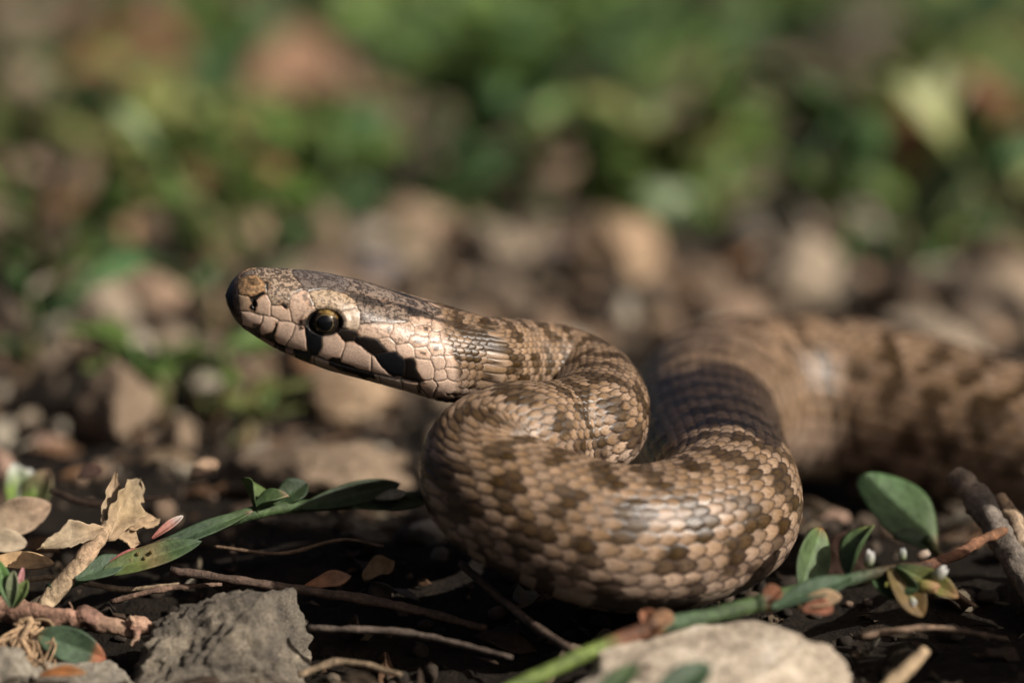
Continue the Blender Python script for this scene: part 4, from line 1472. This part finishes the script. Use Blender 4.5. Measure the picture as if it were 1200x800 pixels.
near_leaf(st1, at(122, 618, 29.9), at(50, 640, 29.75), .19, [(0, TAN), (.5, PALE), (1, (.44, .34, .22))], TOCAM * .8 + np.array([.9, 0, .7]), .3, .06, .08, 'husk', 'attr_litter', r4_, .4, 43, 1, False, ragged=.4)
near_leaf(st1, at(128, 622, 30.15), at(186, 606, 30.4), .18, [(0, TAN), (1, (.36, .25, .15))], None, .3, .1, .1, 'husk', 'attr_litter', r4_, .4, 44, 1, False, ragged=.4)
near_leaf(st1, at(130, 625, 30.1), at(164, 636, 30.2), .16, [(0, (.36, .26, .16)), (1, (.4, .28, .17))], None, .3, .1, .1, 'husk', 'attr_litter', r4_, .4, 45, 1, False, ragged=.4)
rr_ = random.Random(4)
for k in range(26):
    a0 = at(rr_.uniform(14, 50), rr_.uniform(728, 745), 29.3)
    a1 = at(rr_.uniform(-10, 70), rr_.uniform(752, 775), 29.1)
    a2 = at(rr_.uniform(0, 62), rr_.uniform(780, 815), 28.9)
    near_tube(st1, 'root_fibre', [a0, (a0 + a1) / 2 + rr_.gauss(0, .05), a1, a2], [.018, .014, .010, .004] if k % 4 else [.034, .03, .024, .01], [(0, (.42, .28, .16)), (1, (.36, .24, .14))], r4_, 6, .3, k, 'attr_wood', 6)

# --- single loose pieces
def loose_leaf(lb, base, tip, width, stops, cat='leaf', name='loose_leaf', **kw):
    kw.setdefault('mat', 'attr_litter')
    o = near_leaf(None, base, tip, width, stops, name=name, **kw)
    return tag(o, lb, cat)


loose_leaf('green leaf with a rusty eaten tip below the brown twig', at(44, 744, 29.15), at(124, 772, 29.15), .27, [(0, (.2, .17, .08)), (.1, BLG), (.78, BLG), (.84, (.42, .18, .09)), (1, (.36, .12, .06))], normal=TOCAM + np.array([0, 0, .5]), mat='attr_leaf', seed=51, tipshape=.8, curl=.0)
loose_leaf('orange-brown pointed bud scale on the corner stone', at(46, 793, 28.62), at(101, 787, 28.62), .085, [(0, (.3, .13, .05)), (.6, (.4, .17, .06)), (1, (.36, .2, .1))], 'bud scale', 'bud_scale', fold=.8, seed=52, vein=False)
loose_leaf('tan dry leaf at the left edge below the seedling', at(-30, 628, 30.8), at(60, 590, 30.9), .30, [(0, PALE), (1, (.36, .25, .17))], 'dead leaf', 'dead_leaf', normal=TOCAM * .7 + np.array([1.0, 0, .7]), seed=53, vein=False, wav=.1)
loose_leaf('short pale dry leaf cut by the left edge', at(-30, 636, 30.7), at(32, 636, 30.7), .22, [(0, PALE), (1, (.46, .37, .26))], 'dead leaf', 'dead_leaf', seed=54, vein=False)
loose_leaf('ochre strip of dry leaf left of the stalk', at(-20, 660, 30.0), at(64, 657, 30.1), .16, [(0, (.46, .3, .15)), (1, (.5, .33, .18))], 'dead leaf', 'dead_leaf', seed=55, vein=False)
loose_leaf('rusty scrap of leaf in the shade left of the coil', at(356, 690, 30.3), at(412, 673, 30.4), .14, [(0, (.5, .22, .1)), (1, (.55, .32, .2))], 'dead leaf', 'dead_leaf', seed=56, vein=False, wav=.12)
loose_leaf('small tan scrap right of the rusty scrap', at(425, 678, 30.5), at(462, 656, 30.6), .18, [(0, (.4, .26, .14)), (1, (.4, .25, .13))], 'dead leaf', 'dead_leaf', seed=57, vein=False, wav=.15)
loose_leaf('small rounded dry fragment behind the husks', at(92, 560, 31.6), at(120, 548, 31.7), .14, [(0, (.32, .22, .17)), (1, (.36, .22, .17))], 'dead leaf', 'dead_leaf', seed=58, vein=False)
loose_leaf('brown dry fragment between the husks and the lumpy stone', at(222, 560, 31.9), at(256, 540, 32.0), .16, [(0, (.34, .24, .16)), (1, (.42, .28, .18))], 'dead leaf', 'dead_leaf', seed=59, vein=False)


def stick(lb, pts, rad, stops, name='twig', cat='twig', seed=0, rough=.3):
    o = near_tube(None, name, pts, rad, stops, (0, 0, 0), 14, rough, seed, 'attr_wood', 12)
    return tag(o, lb, cat)


stick('thick grey-brown dry stick at the right edge', [at(1118, 556, 31.0), at(1150, 590, 30.8), at(1180, 640, 30.5), at(1215, 700, 30.2), at(1250, 760, 29.9)], [.09, .125, .115, .11, .10], [(0, (.32, .24, .17)), (.3, (.24, .2, .165)), (1, (.2, .165, .13))], seed=61)
stick('short upright stub beside the thick dry stick', [at(1172, 582, 30.75), at(1186, 606, 30.6), at(1200, 640, 30.45)], [.05, .07, .06], [(0, (.44, .3, .18)), (1, (.36, .27, .19))], seed=62)
stick('short straw at the bottom edge right of the white stone', [at(1030, 815, 27.8), at(1056, 790, 28.0), at(1084, 762, 28.2)], [.05, .055, .04], [(0, (.4, .3, .18)), (1, (.5, .36, .22))], 'straw', 'straw', seed=63)
stick('thin reddish brown twig running right from the flowers', [at(1070, 668, 29.3), at(1120, 650, 29.8), at(1160, 628, 30.3), at(1210, 612, 30.8)], [.04, .045, .04, .03], [(0, (.16, .07, .04)), (1, (.24, .12, .06))], seed=64)
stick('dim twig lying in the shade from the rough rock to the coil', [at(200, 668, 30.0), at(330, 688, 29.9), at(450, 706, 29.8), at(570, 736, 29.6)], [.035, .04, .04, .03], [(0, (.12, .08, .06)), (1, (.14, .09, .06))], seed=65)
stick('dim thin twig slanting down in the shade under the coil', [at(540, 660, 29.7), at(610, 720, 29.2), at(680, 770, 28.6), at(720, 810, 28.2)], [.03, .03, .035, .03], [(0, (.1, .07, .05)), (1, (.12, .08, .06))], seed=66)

DEBRIS = [
    ('thin pale dry stem crossing behind the straw stalk', [(-10, 690, 30.3), (60, 676, 30.4), (140, 690, 30.3), (210, 684, 30.2)], .022, (.34, .25, .16)),
    ('thin dark twig at left above the rough rock', [(130, 705, 30.0), (190, 690, 30.0), (260, 684, 30.1)], .022, (.16, .10, .07)),
    ('short dry stem at left behind the papery husks', [(60, 575, 31.4), (110, 590, 31.3), (200, 582, 31.4)], .026, (.24, .17, .12)),
    ('bent grass straw in the shade right of the rough rock', [(350, 790, 28.9), (400, 775, 29.0), (470, 790, 28.8)], .028, (.22, .16, .1)),
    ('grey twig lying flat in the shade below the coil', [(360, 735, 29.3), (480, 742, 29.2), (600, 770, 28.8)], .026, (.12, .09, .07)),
    ('thin rootlet curling below the left stem', [(250, 640, 30.4), (330, 648, 30.3), (400, 632, 30.4), (450, 640, 30.4)], .014, (.2, .13, .08)),
    ('dry stem at right below the flowers', [(1010, 745, 28.8), (1090, 735, 29.0), (1180, 748, 29.0)], .024, (.18, .12, .08)),
    ('pale straw at the left edge above the corner stone', [(-15, 748, 29.2), (30, 757, 29.25), (70, 752, 29.3)], .016, (.4, .3, .18)),
]
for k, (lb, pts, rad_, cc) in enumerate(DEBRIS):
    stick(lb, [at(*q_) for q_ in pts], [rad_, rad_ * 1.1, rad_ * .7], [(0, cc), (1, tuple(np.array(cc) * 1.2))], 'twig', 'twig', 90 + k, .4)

# --- seedlings at the left edge
def seedling(lb, base, leaves, seed):
    b0 = np.asarray(base)
    root_ = empty('seedling', b0)
    for k, (tip, wd, stops) in enumerate(leaves):
        near_leaf(root_, b0 + np.array([.01 * k, 0, 0]), tip, wd, stops, TOCAM + np.array([.3 * (-1) ** k, 0, .4]), .3, .1 * (-1) ** k, loc0=b0, seed=seed + k)
    return tag(root_, lb, 'seedling')


seedling('bright green seedling with whitish tips at the left edge', at(26, 612, 32.3), [(at(18, 542, 32.3), .26, [(0, (.16, .25, .05)), (.6, (.2, .3, .06)), (1, (.6, .6, .55))]), (at(60, 552, 32.35), .26, [(0, (.08, .13, .04)), (.7, (.2, .2, .09)), (1, (.42, .28, .18))]), (at(36, 548, 32.4), .2, [(0, (.14, .22, .05)), (1, (.55, .55, .5))])], 71)
seedling('tiny green and pink seedling by the stalk at the left edge', at(12, 712, 29.3), [(at(-2, 655, 29.3), .12, [(0, GRD), (1, (.12, .24, .06))]), (at(18, 668, 29.3), .1, [(0, GRN), (1, (.3, .33, .2))]), (at(28, 664, 29.35), .06, [(0, (.4, .15, .14)), (1, (.5, .24, .24))]), (at(34, 680, 29.3), .1, [(0, GRN), (1, (.2, .26, .09))])], 81)
